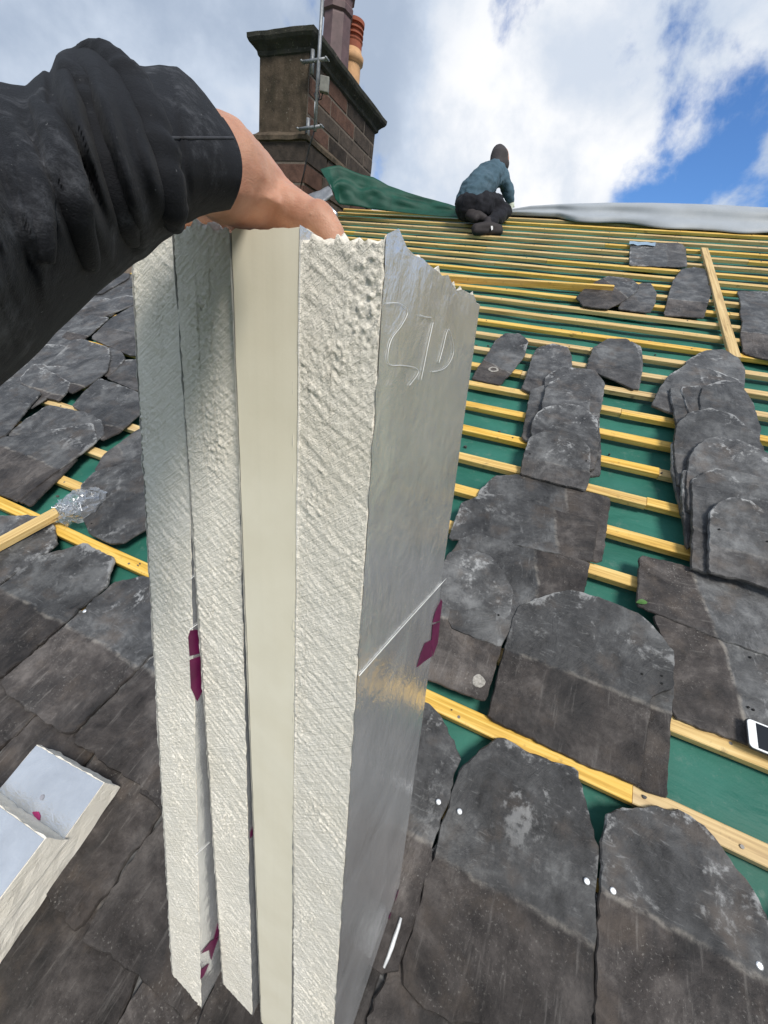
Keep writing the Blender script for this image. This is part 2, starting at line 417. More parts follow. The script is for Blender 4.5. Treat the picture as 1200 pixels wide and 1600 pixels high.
GREYS = simple('grey_sheet', (0.33, 0.355, 0.38), 0.6, 0, 4, 0.10, 0.25, 0.006)
LEAD = simple('lead_flashing', (0.23, 0.24, 0.26), 0.5, 0.3, 20, 0.25, 0.4, 0.004)
BLACKP = simple('black_plastic', (0.02, 0.02, 0.022), 0.4, 0, 30, 0.2, 0.1)
SLEEVEM = make_fabric('black_jacket', (0.0055, 0.0062, 0.0085), 0.26)
SKIN = make_skin()

# ------------------------------------------------------------------ the setting: ground
n_ = 40; gv = []; gf = []
gm, gt, gb = mat('grass_and_earth', 0.95)
gvv, _, _ = objco(gt, False)
gt.link(gt.ramp(gt.noise(gvv, 0.05, 8, 0.7), (0.35, (0.045, 0.075, 0.022)), (0.6, (0.07, 0.09, 0.035)), (0.8, (0.10, 0.09, 0.055))), gb.inputs['Base Color'])
for i in range(n_ + 1):
    for j in range(n_ + 1):
        x = (i / n_ - 0.5) * 3000; y = (j / n_ - 0.5) * 3000
        gv.append((x, y, 0.0))
gf = [(i * (n_ + 1) + j, (i + 1) * (n_ + 1) + j, (i + 1) * (n_ + 1) + j + 1, i * (n_ + 1) + j + 1) for i in range(n_) for j in range(n_)]
g = meshobj('ground', gv, gf, gm); tag(g, None, None, None, 'structure')

# ------------------------------------------------------------------ the house: walls and stripped roof
UL, UR, VE, VR = -3.98, 5.6, -2.2, 5.64
house = empty('house', (0.8, 5.5, 0), 'stone house with its slate roof stripped back to battens over green membrane', 'house')
ridge = pt(0, VR, -0.03); eave = pt(0, VE, -0.03)
YR, ZR, YE, ZE = ridge.y, ridge.z, eave.y, eave.z
# membrane on the near slope, sagging a little between rafters and rucked here and there
nu, nv = 190, 157; mv = []; 
for j in range(nv + 1):
    for i in range(nu + 1):
        u = UL + (UR - UL) * i / nu; v = VE + (VR - VE) * j / nv
        sag = -0.008 * (0.5 - 0.5 * math.cos(2 * math.pi * u / 0.6))
        ph = (v - V0) / GA; bay = abs(math.sin(math.pi * (ph + 0.1)))
        r_ = 0.010 * noise.noise(Vector((u * 2.2, v * 5, 0))) * bay + 0.004 * noise.noise(Vector((u * 9, v * 14, 3))) * bay
        mv.append(pt(u, v, -0.040 + sag + r_))
mf = [(j * (nu + 1) + i, j * (nu + 1) + i + 1, (j + 1) * (nu + 1) + i + 1, (j + 1) * (nu + 1) + i) for j in range(nv) for i in range(nu)]
roof = meshobj('roof', mv, mf, GREEN, None, house, True); roof['label'] = 'stripped roof slope of green membrane'
back = []
for u in (UL, UR): back += [Vector((u, YR, ZR - 0.01)), Vector((u, 2 * YR - YE, ZE - 0.01))]
meshobj('far_roof_slope', back, [(0, 2, 3, 1)], simple('far_slates', (0.07, 0.07, 0.075), 0.6, 0, 6, 0.4), None, house)
wl, wr = UL + 0.06, UR - 0.1
box('front_wall', wl, wr, YE + 0.25, YE + 0.65, 0, ZE - 0.18, HARL, None, house)
box('rear_wall', wl, wr, 2 * YR - YE - 0.65, 2 * YR - YE - 0.25, 0, ZE - 0.18, HARL, None, house)
for x0 in (wl, wr - 0.45):
    a = [(x0, YE + .66, 0), (x0, 2 * YR - YE - .66, 0), (x0, 2 * YR - YE - .66, ZE - .05), (x0, YR, ZR - .22), (x0, YE + .66, ZE - .05)]
    vs = [Vector(p) for p in a] + [Vector(p) + Vector((.45, 0, 0)) for p in a]
    meshobj('gable_wall', vs, [(4, 3, 2, 1, 0), (5, 6, 7, 8, 9)] + [(k, (k + 1) % 5, 5 + (k + 1) % 5, 5 + k) for k in range(5)], HARL, None, house)

BT, BW = 0.026, 0.044
batmesh = {}
def batten_mesh(L, wd=BW, th=BT, seed=0, bow=0.0):
    key = (round(L, 3), wd, th, seed)
    if key in batmesh: return batmesh[key]
    bm = bmesh.new(); n = max(2, int(L / 0.4)); rings = []
    rr = random.Random(seed)
    for i in range(n + 1):
        x = L * i / n; dy = rr.uniform(-.0016, .0016); dz = rr.uniform(-.0012, .0012); c = 0.0022
        pts = [(-wd / 2 + c, -th), (wd / 2 - c, -th), (wd / 2, -th + c), (wd / 2, -c), (wd / 2 - c, 0), (-wd / 2 + c, 0), (-wd / 2, -c), (-wd / 2, -th + c)]
        rings.append([bm.verts.new((x, y + dy, z + dz)) for y, z in pts])
    for a, b_ in zip(rings, rings[1:]):
        for k in range(8): bm.faces.new((a[k], a[(k + 1) % 8], b_[(k + 1) % 8], b_[k]))
    bm.faces.new(rings[0][::-1]); bm.faces.new(rings[-1])
    bmesh.ops.recalc_face_normals(bm, faces=bm.faces[:])
    me = bpy.data.meshes.new('batten'); bm.to_mesh(me); bm.free(); me.materials.append(WOOD); batmesh[key] = me; return me
rb = random.Random(3)
JOIN = {0: uv(989, 1237)[0], 5: uv(1011, 783)[0], 22: 0.0, 8: uv(970, 655)[0], 6: uv(955, 720)[0] + .18, 24: 0.25}
for k in range(-9, 27):
    v = V0 + GA * k - BW / 2
    lo = UL + 0.03 if v < 4.0 else -3.2 + 0.03 * rb.random()
    hi = UR - 0.02
    if k >= 0: dv = rb.uniform(-.004, .004)
    else: dv = 0
    cut = JOIN.get(k, rb.uniform(-1.5, 2.5)); cuts = [cut]
    while cuts[0] - 3.6 > lo + 0.5: cuts.insert(0, cuts[0] - 3.6)
    while cuts[-1] + 3.6 < hi - 0.5: cuts.append(cuts[-1] + 3.6)
    xs = [lo] + cuts + [hi]
    for i, (a, b_) in enumerate(zip(xs, xs[1:])):
        o = bpy.data.objects.new('batten', batten_mesh(b_ - a - 0.002, seed=(k * 7 + i) % 5))
        put(o, roofm(a, v + dv, rb.uniform(-.0015, .0015), rb.uniform(-.0006, .0006)), roof)

# ------------------------------------------------------------------ slates
def smooth_poly(P, cut=0.18):
    out = []
    for i in range(len(P)):
        a, b_ = P[i], P[(i + 1) % len(P)]
        out.append(a.lerp(b_, cut)); out.append(b_.lerp(a, cut))
    return out
def area2(P): return sum(P[i].x * P[(i + 1) % len(P)].y - P[(i + 1) % len(P)].x * P[i].y for i in range(len(P)))
def slate_mesh(P, th, seed, rag=1.0, cut=0.07, step=0.012):
    """P local outline; ragged dressed edge with a chipped bevel on the upper arris"""
    if area2(P) < 0: P = P[::-1]
    P = smooth_poly(P, cut); R_ = []
    for i in range(len(P)):
        a, b_ = P[i], P[(i + 1) % len(P)]; L = (b_ - a).length; n = max(1, int(L / step))
        for q in range(n): R_.append(a.lerp(b_, q / n))
    n = len(R_); nor = []
    for i in range(n):
        t = (R_[(i + 1) % n] - R_[i - 1]); nor.append(Vector((t.y, -t.x)).normalized() if t.length > 1e-9 else Vector((0, 0)))
    sd = Vector((seed * 1.37, seed * 0.71, 0))
    nz = lambda p, s: noise.noise(Vector((p.x * s, p.y * s, 0)) + sd)
    out = [p + nr * rag * (0.0035 * nz(p, 24) + 0.0028 * nz(p, 90)) for p, nr in zip(R_, nor)]
    inn = [p - nr * (0.0012 + 0.0035 * max(0, nz(p, 40) + 0.25)) for p, nr in zip(out, nor)]
    cen = sum(inn, Vector((0, 0))) / n
    inn2 = [p.lerp(cen, 0.20) for p in inn]
    warp = lambda p: 0.0026 * nz(p, 4.0) + 0.0010 * nz(p, 11)
    vs = [Vector((p.x, p.y, warp(p) * .6)) for p in out] + [Vector((p.x, p.y, th * (0.55 + 0.2 * nz(p, 60)) + warp(p))) for p in out] + [Vector((p.x, p.y, th + warp(p))) for p in inn] + [Vector((p.x, p.y, th + warp(p))) for p in inn2]
    fs = [tuple(range(n))[::-1]]
    for r in (0, 1, 2):
        for i in range(n):
            j = (i + 1) % n; fs.append((r * n + i, r * n + j, (r + 1) * n + j, (r + 1) * n + i))
    fs.append(tuple(3 * n + i for i in range(n)))
    me = bpy.data.meshes.new('slate'); me.from_pydata([tuple(v) for v in vs], [], fs); me.update()
    at_ = me.attributes.new('rim', 'FLOAT', 'POINT')
    for i in range(4 * n): at_.data[i].value = 0.0 if i >= 3 * n else 1.0
    me.materials.append(SLATE); return me
SEED = [0]
def slate(poly, w0, w1, ang=0.0, expo=None, th=0.0075, parent=None, label=None, group=None, space='px', rag=1.0, name='slate', cut=0.07, tiltx=0.0, wear=None):
    """poly in photo pixels (or roof u,v); w0 = height of the lower end, w1 = of the upper end; ang turns the slate's own long axis"""
    SEED[0] += 1
    if space == 'px':
        Q = [Vector(uv(*p, w0 + th)) for p in poly]
        for _ in range(4):
            vmin = min(q.y for q in Q); vmax = max(q.y for q in Q); uc = sum(q.x for q in Q) / len(Q)
            Q = [Vector(uv(*p, th + w0 + (w1 - w0) * (q.y - vmin) / max(1e-6, vmax - vmin) + tiltx * (q.x - uc))) for p, q in zip(poly, Q)]
    else: Q = [Vector(p) for p in poly]
    vmin = min(q.y for q in Q); vmax = max(q.y for q in Q); uc = sum(q.x for q in Q) / len(Q); vc = (vmin + vmax) / 2
    g1 = (w1 - w0) / max(1e-6, vmax - vmin)
    W = lambda q: w0 + g1 * (q.y - vmin) + tiltx * (q.x - uc)
    dirv = Vector((-math.sin(ang), math.cos(ang)))
    al = [q.dot(dirv) for q in Q]; base = min(al)
    mid = Vector((uc, vc)); o2 = mid + dirv * (base - mid.dot(dirv))
    def p3(q): return pt(q.x, q.y, W(q))
    O = p3(o2); ey = (p3(o2 + dirv * 0.1) - O).normalized(); ex = (p3(o2 + Vector((dirv.y, -dirv.x)) * 0.1) - O).normalized()
    ez = ex.cross(ey).normalized(); ex = ey.cross(ez)
    m = frame(O, ex, ey, ez); inv = m.inverted()
    L = [(inv @ p3(q)).to_2d() for q in Q]
    o = bpy.data.objects.new(name, slate_mesh(L, th, SEED[0], rag, cut)); put(o, m, parent)
    ln = max(p.y for p in L)
    o['head'] = float(ln); o['expo'] = float(ln * 0.34 if expo is None else expo); o['wear'] = float((0.85 if parent or expo is not None else 0.35) if wear is None else wear)
    if label: tag(o, label, 'slate', group)
    return o

# laid courses, nailed: parts of the roof. Tails at v = -0.135 - 0.2 k, heads 0.47 above
rs = random.Random(11)
def laid(poly, k, space='px', th=0.009):
    o = slate(poly, 0.032, 0.003, th=min(th, .0098), expo=0.205 if k == 0 else 0.245, parent=roof, space=space, rag=2.0); return o
TOPC = [  # lowest bare batten: the course that shows its heads
    [(776, 1149), (842, 1180), (901, 1202), (922, 1268), (936, 1341), (931, 1470), (926, 1640), (840, 1622), (720, 1600), (667, 1583), (627, 1541), (629, 1498), (683, 1317), (700, 1255), (715, 1205), (740, 1180)],
    [(946, 1272), (975, 1262), (1024, 1258), (1064, 1268), (1104, 1290), (1140, 1338), (1163, 1375), (1197, 1423), (1228, 1540), (1215, 1770), (1050, 1700), (930, 1643), (932, 1466), (940, 1345)],
    [(640, 1090), (672, 1100), (690, 1119), (707, 1155), (719, 1183), (712, 1210), (685, 1300), (655, 1410), (624, 1519), (600, 1524), (560, 1490), (560, 1300), (590, 1120)],
    [(134, 848), (178, 873), (167, 913), (120, 955), (70, 1000), (0, 1060), (-40, 1052), (-130, 985), (-40, 930), (0, 916), (60, 868)],
    [(262, 906), (219, 899), (181, 908), (164, 921), (72, 1002), (2, 1062), (4, 1080), (106, 1153), (224, 1034), (262, 1000), (290, 950)],
    [(290, 950), (268, 1000), (224, 1038), (110, 1156), (211, 1228), (262, 1262), (330, 1180), (350, 1000)],
    [(-20, 806), (54, 804), (84, 821), (88, 850), (76, 860), (-10, 918), (-130, 975), (-260, 900), (-150, 830)],
]
for P in TOPC: laid(P, 0)
def course(k, u0, u1, avoid=None):
    u = u0 + rs.uniform(0, .2)
    while u < u1:
        wd = rs.uniform(0.27, 0.40); vt = -0.135 - 0.2 * k + rs.uniform(-.008, .008); vh = vt + rs.uniform(0.45, 0.48)
        g_ = 0.004
        sh = rs.uniform(.04, .10); sv = rs.uniform(.05, .12)
        P = [(u + g_, vt + rs.uniform(-.008, .008)), (u + wd - g_, vt + rs.uniform(-.008, .008)), (u + wd - g_, vh - sv), (u + wd - sh, vh - .01), (u + wd * .5, vh + .004), (u + sh, vh - .01), (u + g_, vh - sv)]
        if not (avoid and avoid[0] < u + wd / 2 < avoid[1]): laid(P, k, 'uv', rs.uniform(.008, .012))
        u += wd
# second course pinned to the joints one can see, the rest by rule
def lay_uv(u0, u1, k, dt=0.0):
    vt = -0.135 - 0.2 * k
    P = [(u0 + .003, vt + rs.uniform(-.010, .006)), ((u0 + u1) / 2, vt + rs.uniform(-.004, .008)), (u1 - .003, vt + rs.uniform(-.010, .006)), (u1 - .003, vt + .36), (u1 - .06, vt + .46), ((u0 + u1) / 2, vt + .475), (u0 + .06, vt + .46), (u0 + .003, vt + .36)]
    laid(P, k, 'uv', rs.uniform(.009, .013))
for a, b_ in ((-1.36, -1.0), (-1.0, -.78), (-.78, -.535), (-.535, -.26), (-.26, .01), (.01, .21), (.21, .52), (.52, .80), (-1.75, -1.36), (-2.05, -1.75)): lay_uv(a, b_, 1)
for a, b_ in ((-1.2, -.90), (-.90, -.66), (-.66, -.385), (-.385, -.13), (-.13, .13), (.13, .36), (.36, .70)): lay_uv(a, b_, 2)
for k in range(3, 9): course(k, -3.7, 4.8)
for a, b_ in ((-2.62, -2.3), (-2.3, -2.05), (-2.98, -2.62), (-3.3, -2.98)): lay_uv(a, b_, 1)
for k in (1,): course(k, .82, 4.8)
course(2, .72, 4.8); course(2, -3.8, -1.55); course(0, .68, 4.8)
for a, b_ in ((-.62, -.34), (-.34, -.07)): lay_uv(a, b_, 0)          # behind the boards
for a, b_ in ((-2.42, -2.1), (-2.75, -2.42), (-3.1, -2.75), (-3.5, -3.1)): lay_uv(a, b_, 0)
nailm = None
def nail(px, py, w_=0.027, r=0.0058):
    for _ in range(4): u, v = uv(px, py, w_); w_ = .032 - .029 * (v + .135) / .475 + .0118
    o = lathe('nail', [(r * .4, -.004), (r, -.001), (r, .0008), (r * .6, .0016)], NAILM, roofm(u, v, w_), roof, 12); return o
for p, hh in (((685, 1253), .018), ((718, 1268), .018), ((917, 1377), .021), ((958, 1392), .020), ((1187, 1509), .024), ((132, 955), .020)): nail(*p, hh)
HOLE = simple('nail_hole', (0.004, 0.004, 0.004), 0.9, bmp=0)

# loose slates, each its own thing -----------------------------------------------------------
GP = 'loose slates on the battens'
def loose(label, poly, w0, w1, **kw):
    return slate(poly, w0, w1, label=label, group=GP, **kw)
H = math.pi / 2
# by the boards and below the middle pile
loose('slate with a brown right half and pale cap, under the middle pile', [(749, 765), (773, 743), (810, 741), (868, 756), (955, 776), (950, 820), (941, 880), (830, 850), (735, 815)], .010, .006, ang=-H * .86 + 3.14159 - .0, expo=.16)
loose('slate with grey left half and brown right half, overlapping the capped one', [(700, 842), (712, 808), (721, 784), (758, 771), (784, 771), (860, 793), (936, 815), (926, 878), (870, 866), (800, 850)], .020, .016, ang=-H * .86 + 3.14159, expo=.15)
loose('slate with white rimmed head tucked behind the ringed slate', [(705, 862), (719, 841), (745, 832), (819, 854), (923, 877), (914, 926), (880, 930), (822, 950), (803, 972), (782, 1012), (700, 980)], .020, .028, ang=-H * .86 + 3.14159, expo=.17)
loose('slate with a round lichen ring near its tail, beside the foil board', [(700, 862), (736, 856), (767, 867), (790, 895), (803, 925), (797, 966), (782, 1018), (770, 1060), (757, 1096), (700, 1074), (640, 1050), (665, 950)], .006, .036, expo=.19)
loose('narrow slate edge showing under the great broad slate', [(1020, 1060), (1055, 1048), (1053, 1083), (1048, 1160), (1043, 1246), (1012, 1236), (985, 1222), (1000, 1120)], .004, .012, expo=.2)
loose('great broad slate with pale streaked head, largest of the loose ones', [(795, 985), (810, 945), (850, 930), (888, 921), (910, 923), (955, 938), (1001, 958), (1035, 992), (1055, 1018), (1053, 1072), (1018, 1090), (1013, 1150), (1001, 1229), (900, 1188), (762, 1122), (775, 1060)], .006, .034, expo=.20, th=.011)
loose('slate with two nail holes and a pale tongue, under the phone', [(1020, 958), (1107, 990), (1300, 1060), (1310, 1222), (1170, 1165), (1050, 1120), (1046, 1030)], .006, .016, ang=-H * .87, expo=.17)
loose('brown and grey slate lying sideways above the phone slate', [(1000, 866), (1060, 880), (1107, 893), (1200, 920), (1310, 955), (1300, 1075), (1200, 1024), (1107, 992), (1040, 964), (994, 946)], .022, .014, ang=-H * .87, expo=.20)
# right pile, from the lowest up
PB = 'slates in the right hand pile'
def rp(label, poly, w0, w1, **kw): return slate(poly, w0 * 1.25, w1 * 1.3, label=label, group=PB, th=.011, **kw)
rp('slate at the very top of the right pile, half hidden', [(1070, 566), (1077, 560), (1102, 547), (1130, 545), (1154, 558), (1166, 577), (1160, 640), (1080, 640)], .006, .012)
rp('slate fanned out to the left near the top of the right pile', [(1018, 632), (1030, 606), (1046, 584), (1077, 566), (1112, 577), (1158, 594), (1150, 650), (1100, 660), (1041, 642)], .010, .026, tiltx=-.04)
rp('narrow slate end sticking out at the left of the right pile', [(1046, 605), (1064, 603), (1082, 650), (1088, 690), (1062, 690)], .018, .034)
rp('second narrow slate end at the left of the right pile', [(1063, 604), (1096, 602), (1105, 650), (1100, 690), (1084, 668)], .028, .038)
rp('plain grey slate covering the two narrow ends in the right pile', [(1093, 616), (1098, 604), (1130, 593), (1158, 598), (1179, 633), (1190, 670), (1180, 730), (1100, 720)], .030, .048)
rp('frosty headed slate of the right pile with chipped shoulder', [(1056, 664), (1077, 643), (1109, 636), (1147, 647), (1175, 672), (1196, 700), (1190, 770), (1060, 760), (1052, 700)], .026, .056)
rp('thin slate edge under the frosty slate in the right pile', [(1050, 690), (1070, 690), (1072, 812), (1068, 815), (1049, 735)], .004, .036)
rp('domed slate of the right pile with grey hollow in its head', [(1076, 716), (1084, 700), (1102, 685), (1130, 678), (1165, 690), (1210, 712), (1220, 830), (1075, 800), (1072, 750)], .034, .064)
rp('thin slate edge under the domed slate in the right pile', [(1066, 735), (1090, 735), (1090, 850), (1074, 856), (1065, 790)], .006, .044)
rp('flat topped slate of the right pile next to the lowest', [(1081, 747), (1100, 736), (1120, 730), (1165, 738), (1215, 752), (1230, 900), (1104, 894), (1080, 886), (1082, 800)], .026, .058)
rp('lowest slate of the right pile with rounded pale rim', [(1110, 797), (1122, 783), (1145, 775), (1175, 782), (1200, 800), (1225, 850), (1240, 935), (1170, 908), (1106, 893), (1108, 840)], .036, .070)
# middle pile
PC = 'slates in the middle pile'
def cp(label, poly, w0, w1, **kw): return slate(poly, w0 * 1.25, w1 * 1.35, label=label, group=PC, th=.011, **kw)
cp('pale mottled slate at the top left of the middle pile', [(815, 606), (826, 575), (832, 556), (839, 543), (864, 536), (888, 542), (894, 556), (896, 610), (880, 640), (822, 610)], .004, .010)
cp('slate edge at the left flank of the middle pile', [(829, 608), (853, 600), (860, 660), (848, 700), (815, 684), (822, 645)], .006, .016)
cp('dark square shouldered slate behind the middle pile', [(850, 590), (862, 580), (881, 573), (930, 577), (946, 598), (943, 620), (938, 645), (935, 690), (855, 670)], .012, .024)
cp('small headed slate with white rim, upper in the middle pile', [(846, 634), (850, 612), (857, 598), (881, 586), (902, 587), (923, 608), (922, 640), (918, 700), (850, 690)], .022, .040)
cp('slate edge at the right flank of the middle pile', [(880, 640), (936, 650), (940, 700), (939, 742), (924, 744), (880, 730)], .004, .022)
cp('broad headed slate next to the front of the middle pile', [(830, 660), (838, 646), (850, 636), (878, 629), (909, 633), (934, 654), (936, 696), (930, 735), (830, 720)], .020, .044)
cp('front slate of the middle pile, whole outline showing', [(813, 740), (818, 710), (827, 683), (845, 674), (880, 672), (901, 676), (923, 699), (923, 742), (916, 766), (865, 754)], .012, .046)
# single slates on the bare battens
loose('small narrow slate with a white ring, lying askew near the foil board', [(737, 591), (748, 572), (760, 555), (775, 530), (790, 520), (812, 521), (826, 532), (820, 556), (803, 578), (781, 601), (757, 596)], .003, .004, ang=-.5, expo=.2)
loose('lone upright slate with notched right shoulder between the two piles', [(916, 576), (919, 562), (927, 542), (951, 528), (979, 529), (996, 540), (1003, 560), (1001, 585), (992, 609), (955, 592)], .006, .009)
loose('slate just showing at the edge of the lone upright one', [(985, 532), (1003, 542), (1005, 572), (999, 608), (988, 606)], .002, .003)
loose('broken slate with a jagged right side, near the loose lath', [(1037, 492), (1046, 455), (1052, 438), (1065, 420), (1085, 417), (1102, 420), (1109, 437), (1107, 446), (1116, 447), (1108, 470), (1100, 497), (1070, 494)], .003, .004, expo=.3)
loose('slate lying aslant on another, with a dark corner', [(900, 464), (912, 452), (930, 440), (950, 431), (987, 435), (999, 445), (994, 456), (968, 474), (950, 482), (925, 480), (910, 477)], .012, .010, ang=-1.1, expo=.35)
loose('slate underneath the aslant one', [(965, 482), (975, 465), (1000, 442), (1017, 442), (1027, 457), (1024, 474), (1017, 488), (990, 486)], .003, .003, ang=-.4)
loose('rectangular slate lying highest on the battens, near the ridge sheet', [(983, 414), (985, 380), (1057, 379), (1066, 381), (1072, 387), (1074, 417), (1030, 416)], .003, .003, ang=H, cut=.06)
loose('large slate with a nibbled left side, beside the loose lath', [(1152, 455), (1160, 454), (1215, 456), (1300, 466), (1310, 585), (1200, 562), (1161, 552), (1157, 520), (1160, 505), (1156, 490), (1158, 475)], .003, .003, expo=.4, cut=.08)
# left pile
PL = 'loose slates heaped on the left'
def lp(label, poly, w0, w1, **kw): return slate(poly, w0, w1, label=label, group=PL, **kw)
lp('large bare slate beside the bag of nails', [(260, 700), (225, 706), (185, 726), (147, 737), (125, 757), (120, 785), (128, 808), (139, 834), (169, 849), (193, 848), (218, 832), (290, 790), (300, 740)], .004, .012, ang=2.4, expo=.1)
lp('slate with crumbled edge under the large bare one', [(262, 650), (212, 672), (185, 692), (160, 710), (147, 735), (175, 760), (240, 740), (290, 690)], .000, .003, ang=-.5)
lp('thin slate strip under the big brown tailed slate', [(60, 700), (107, 712), (122, 717), (84, 754), (47, 791), (27, 783), (40, 740)], .003, .004, expo=.5)
lp('big brown tailed slate with chalky flecks, foremost of the left heap', [(-30, 690), (0, 683), (50, 675), (100, 668), (145, 660), (152, 688), (120, 713), (72, 748), (27, 783), (0, 773), (-70, 748), (-120, 730)], .005, .020, ang=.0, expo=.24)
lp('slate head peeping out over the brown tailed one', [(12, 678), (40, 655), (75, 632), (140, 645), (158, 655), (163, 678), (140, 695), (110, 720), (30, 720)], .002, .018)
lp('smooth slate with a white smudge leaning on the left heap', [(112, 633), (130, 612), (155, 590), (180, 598), (206, 608), (240, 625), (212, 652), (185, 676), (158, 688), (150, 664), (130, 645)], .006, .022, expo=.1)
lp('big dark slate lying under the black sleeve', [(-40, 640), (-20, 618), (22, 597), (65, 612), (40, 642), (10, 678), (-20, 695), (-80, 690)], .012, .026, expo=.1)
lp('slate with a bright chalk smear', [(30, 590), (50, 570), (75, 578), (110, 597), (106, 610), (92, 626), (64, 620), (35, 610)], .010, .022, expo=.05)
lp('broad grey slate in the middle of the left heap', [(72, 572), (90, 553), (112, 533), (127, 529), (170, 542), (172, 560), (167, 580), (140, 600), (110, 615), (76, 586)], .014, .024, expo=.08)
lp('slate under the broad grey one with a shadowed edge', [(150, 545), (172, 542), (190, 548), (196, 560), (180, 578), (168, 588), (145, 580)], .006, .012)
lp('slate whose right end goes behind the boards', [(141, 528), (172, 498), (206, 478), (250, 470), (250, 540), (206, 556), (172, 542)], .006, .018)
lp('dark slate lying low behind the boards', [(165, 590), (192, 562), (240, 560), (250, 620), (206, 608)], .002, .004)
lp('long slate low in the heap beside the sleeve', [(95, 527), (118, 505), (140, 492), (171, 496), (150, 514), (132, 529), (112, 534)], .006, .016, expo=.1)
lp('slate at the back of the left heap by the roof verge', [(142, 492), (155, 473), (178, 460), (200, 450), (240, 450), (203, 468), (173, 494)], .006, .014)
lp('slate lying under the sleeve at the edge of the left heap', [(40, 575), (70, 548), (100, 528), (115, 535), (92, 556), (72, 575), (55, 585)], .003, .010)
# more of the heap going on behind the sleeve to the verge
rl = random.Random(5)
for i in range(20):
    u = rl.uniform(-3.85, -2.2); v = rl.uniform(0.62, 3.9)
    if v < 1.0 and u > -2.5: continue
    if v > 1.9 and u > -3.0: continue
    wd, ln = rl.uniform(.26, .36), rl.uniform(.42, .52); an = rl.uniform(-.25, .25); w_ = .002 + .004 * (i % 4)
    L = [(-wd / 2, 0), (wd / 2, 0), (wd / 2, ln * .75), (wd * .32, ln * .96), (0, ln), (-wd * .34, ln * .95), (-wd / 2, ln * .74)]
    P = [(u + x * math.cos(an) - y * math.sin(an), v + x * math.sin(an) + y * math.cos(an)) for x, y in L]
    slate(P, w_, w_ + .012, ang=an, space='uv', label='grey slate scattered towards the roof verge behind the black sleeve', group='slates scattered by the verge')

for i, (px, py) in enumerate(((-20, 640), (15, 600), (48, 566), (78, 535), (104, 508), (128, 484), (150, 462), (176, 446), (204, 440), (60, 520), (20, 560), (100, 470))):
    u, v = uv(px, py, .01); wd, ln = .30 + .02 * (i % 4), .46; an = (-.12, .08, .02, .15)[i % 4]; w_ = .001 + .002 * (i % 3)
    L = [(-wd / 2, -ln / 2), (wd / 2, -ln / 2), (wd / 2, ln * .26), (wd * .33, ln * .46), (0, ln * .5), (-wd * .34, ln * .45), (-wd / 2, ln * .24)]
    P = [(u + x * math.cos(an) - y * math.sin(an), v + x * math.sin(an) + y * math.cos(an)) for x, y in L]
    slate(P, w_, w_ + .008, ang=an, space='uv', label='grey slate scattered towards the roof verge behind the black sleeve', group='slates scattered by the verge')

# mortar verge along the gable edge
vv = []; rv = random.Random(9)
bm = bmesh.new()
for j in range(60):
    v = VE + (4.3 - VE) * j / 59
    for (a, h) in ((-.10, -.03), (-.09, .03), (-.02, .05), (.05, .03), (.07, -.01)):
        bm.verts.new(pt(UL + a + rv.uniform(-.012, .012), v, h + rv.uniform(-.012, .016)))
bm.verts.ensure_lookup_table()
for j in range(59):
    for k in range(4): bm.faces.new([bm.verts[j * 5 + k], bm.verts[j * 5 + k + 1], bm.verts[(j + 1) * 5 + k + 1], bm.verts[(j + 1) * 5 + k]])
bmobj('verge', bm, MORTAR, None, house)

# nail heads along the battens and slate chips swept into the bays: too small and many to pick apart
rn = random.Random(21); vs = []; fs = []
for k in range(0, 27):
    for q in range(-6, 9):
        u = q * .6 + rn.uniform(-.03, .03); v = V0 + GA * k - BW / 2 + rn.uniform(-.008, .008)
        if u < UL + .1 or (k > 18 and u < -3.1): continue
        n = len(vs); c = [(math.cos(a_ * 1.0472), math.sin(a_ * 1.0472)) for a_ in range(6)]
        vs += [pt(u + .0042 * x, v + .0042 * y, .0018) for x, y in c] + [pt(u + .0042 * x, v + .0042 * y, -.002) for x, y in c]
        fs.append(tuple(n + i for i in range(6))); fs += [(n + i, n + 6 + i, n + 6 + (i + 1) % 6, n + (i + 1) % 6) for i in range(6)]
o = meshobj('nail_heads', vs, fs, simple('dull_nail', (.16, .15, .14), .5, .5, 50, .2, 0), None, roof); o['kind'] = 'stuff'
vs = []; fs = []
for i in range(420):
    k = rn.randint(-1, 14); u = rn.uniform(-2.4, 2.6); on = rn.random() < .22
    v = V0 + GA * k + (-BW * rn.random() if on else .004 + rn.random() ** 2 * .12); w_ = .0 if on else -.047
    r = rn.uniform(.0025, .010) * (.6 if on else 1); n = len(vs); m_ = rn.choice((4, 5, 6)); a0_ = rn.random() * 6
    ring_ = [(u + r * rn.uniform(.6, 1.2) * math.cos(a0_ + 6.283 * j / m_), v + r * rn.uniform(.4, 1.0) * math.sin(a0_ + 6.283 * j / m_)) for j in range(m_)]
    vs += [pt(x, y, w_) for x, y in ring_] + [pt(x, y, w_ + .012 if not on else .0035) for x, y in ring_]
    fs.append(tuple(n + m_ + j for j in range(m_))); fs += [(n + j, n + (j + 1) % m_, n + m_ + (j + 1) % m_, n + m_ + j) for j in range(m_)]
o = meshobj('slate_chips', vs, fs, simple('chip', (.075, .07, .066), .8, 0, 90, .6, .3)); tag(o, 'small slate chips scattered over the green membrane and battens', 'chips', None, 'stuff')

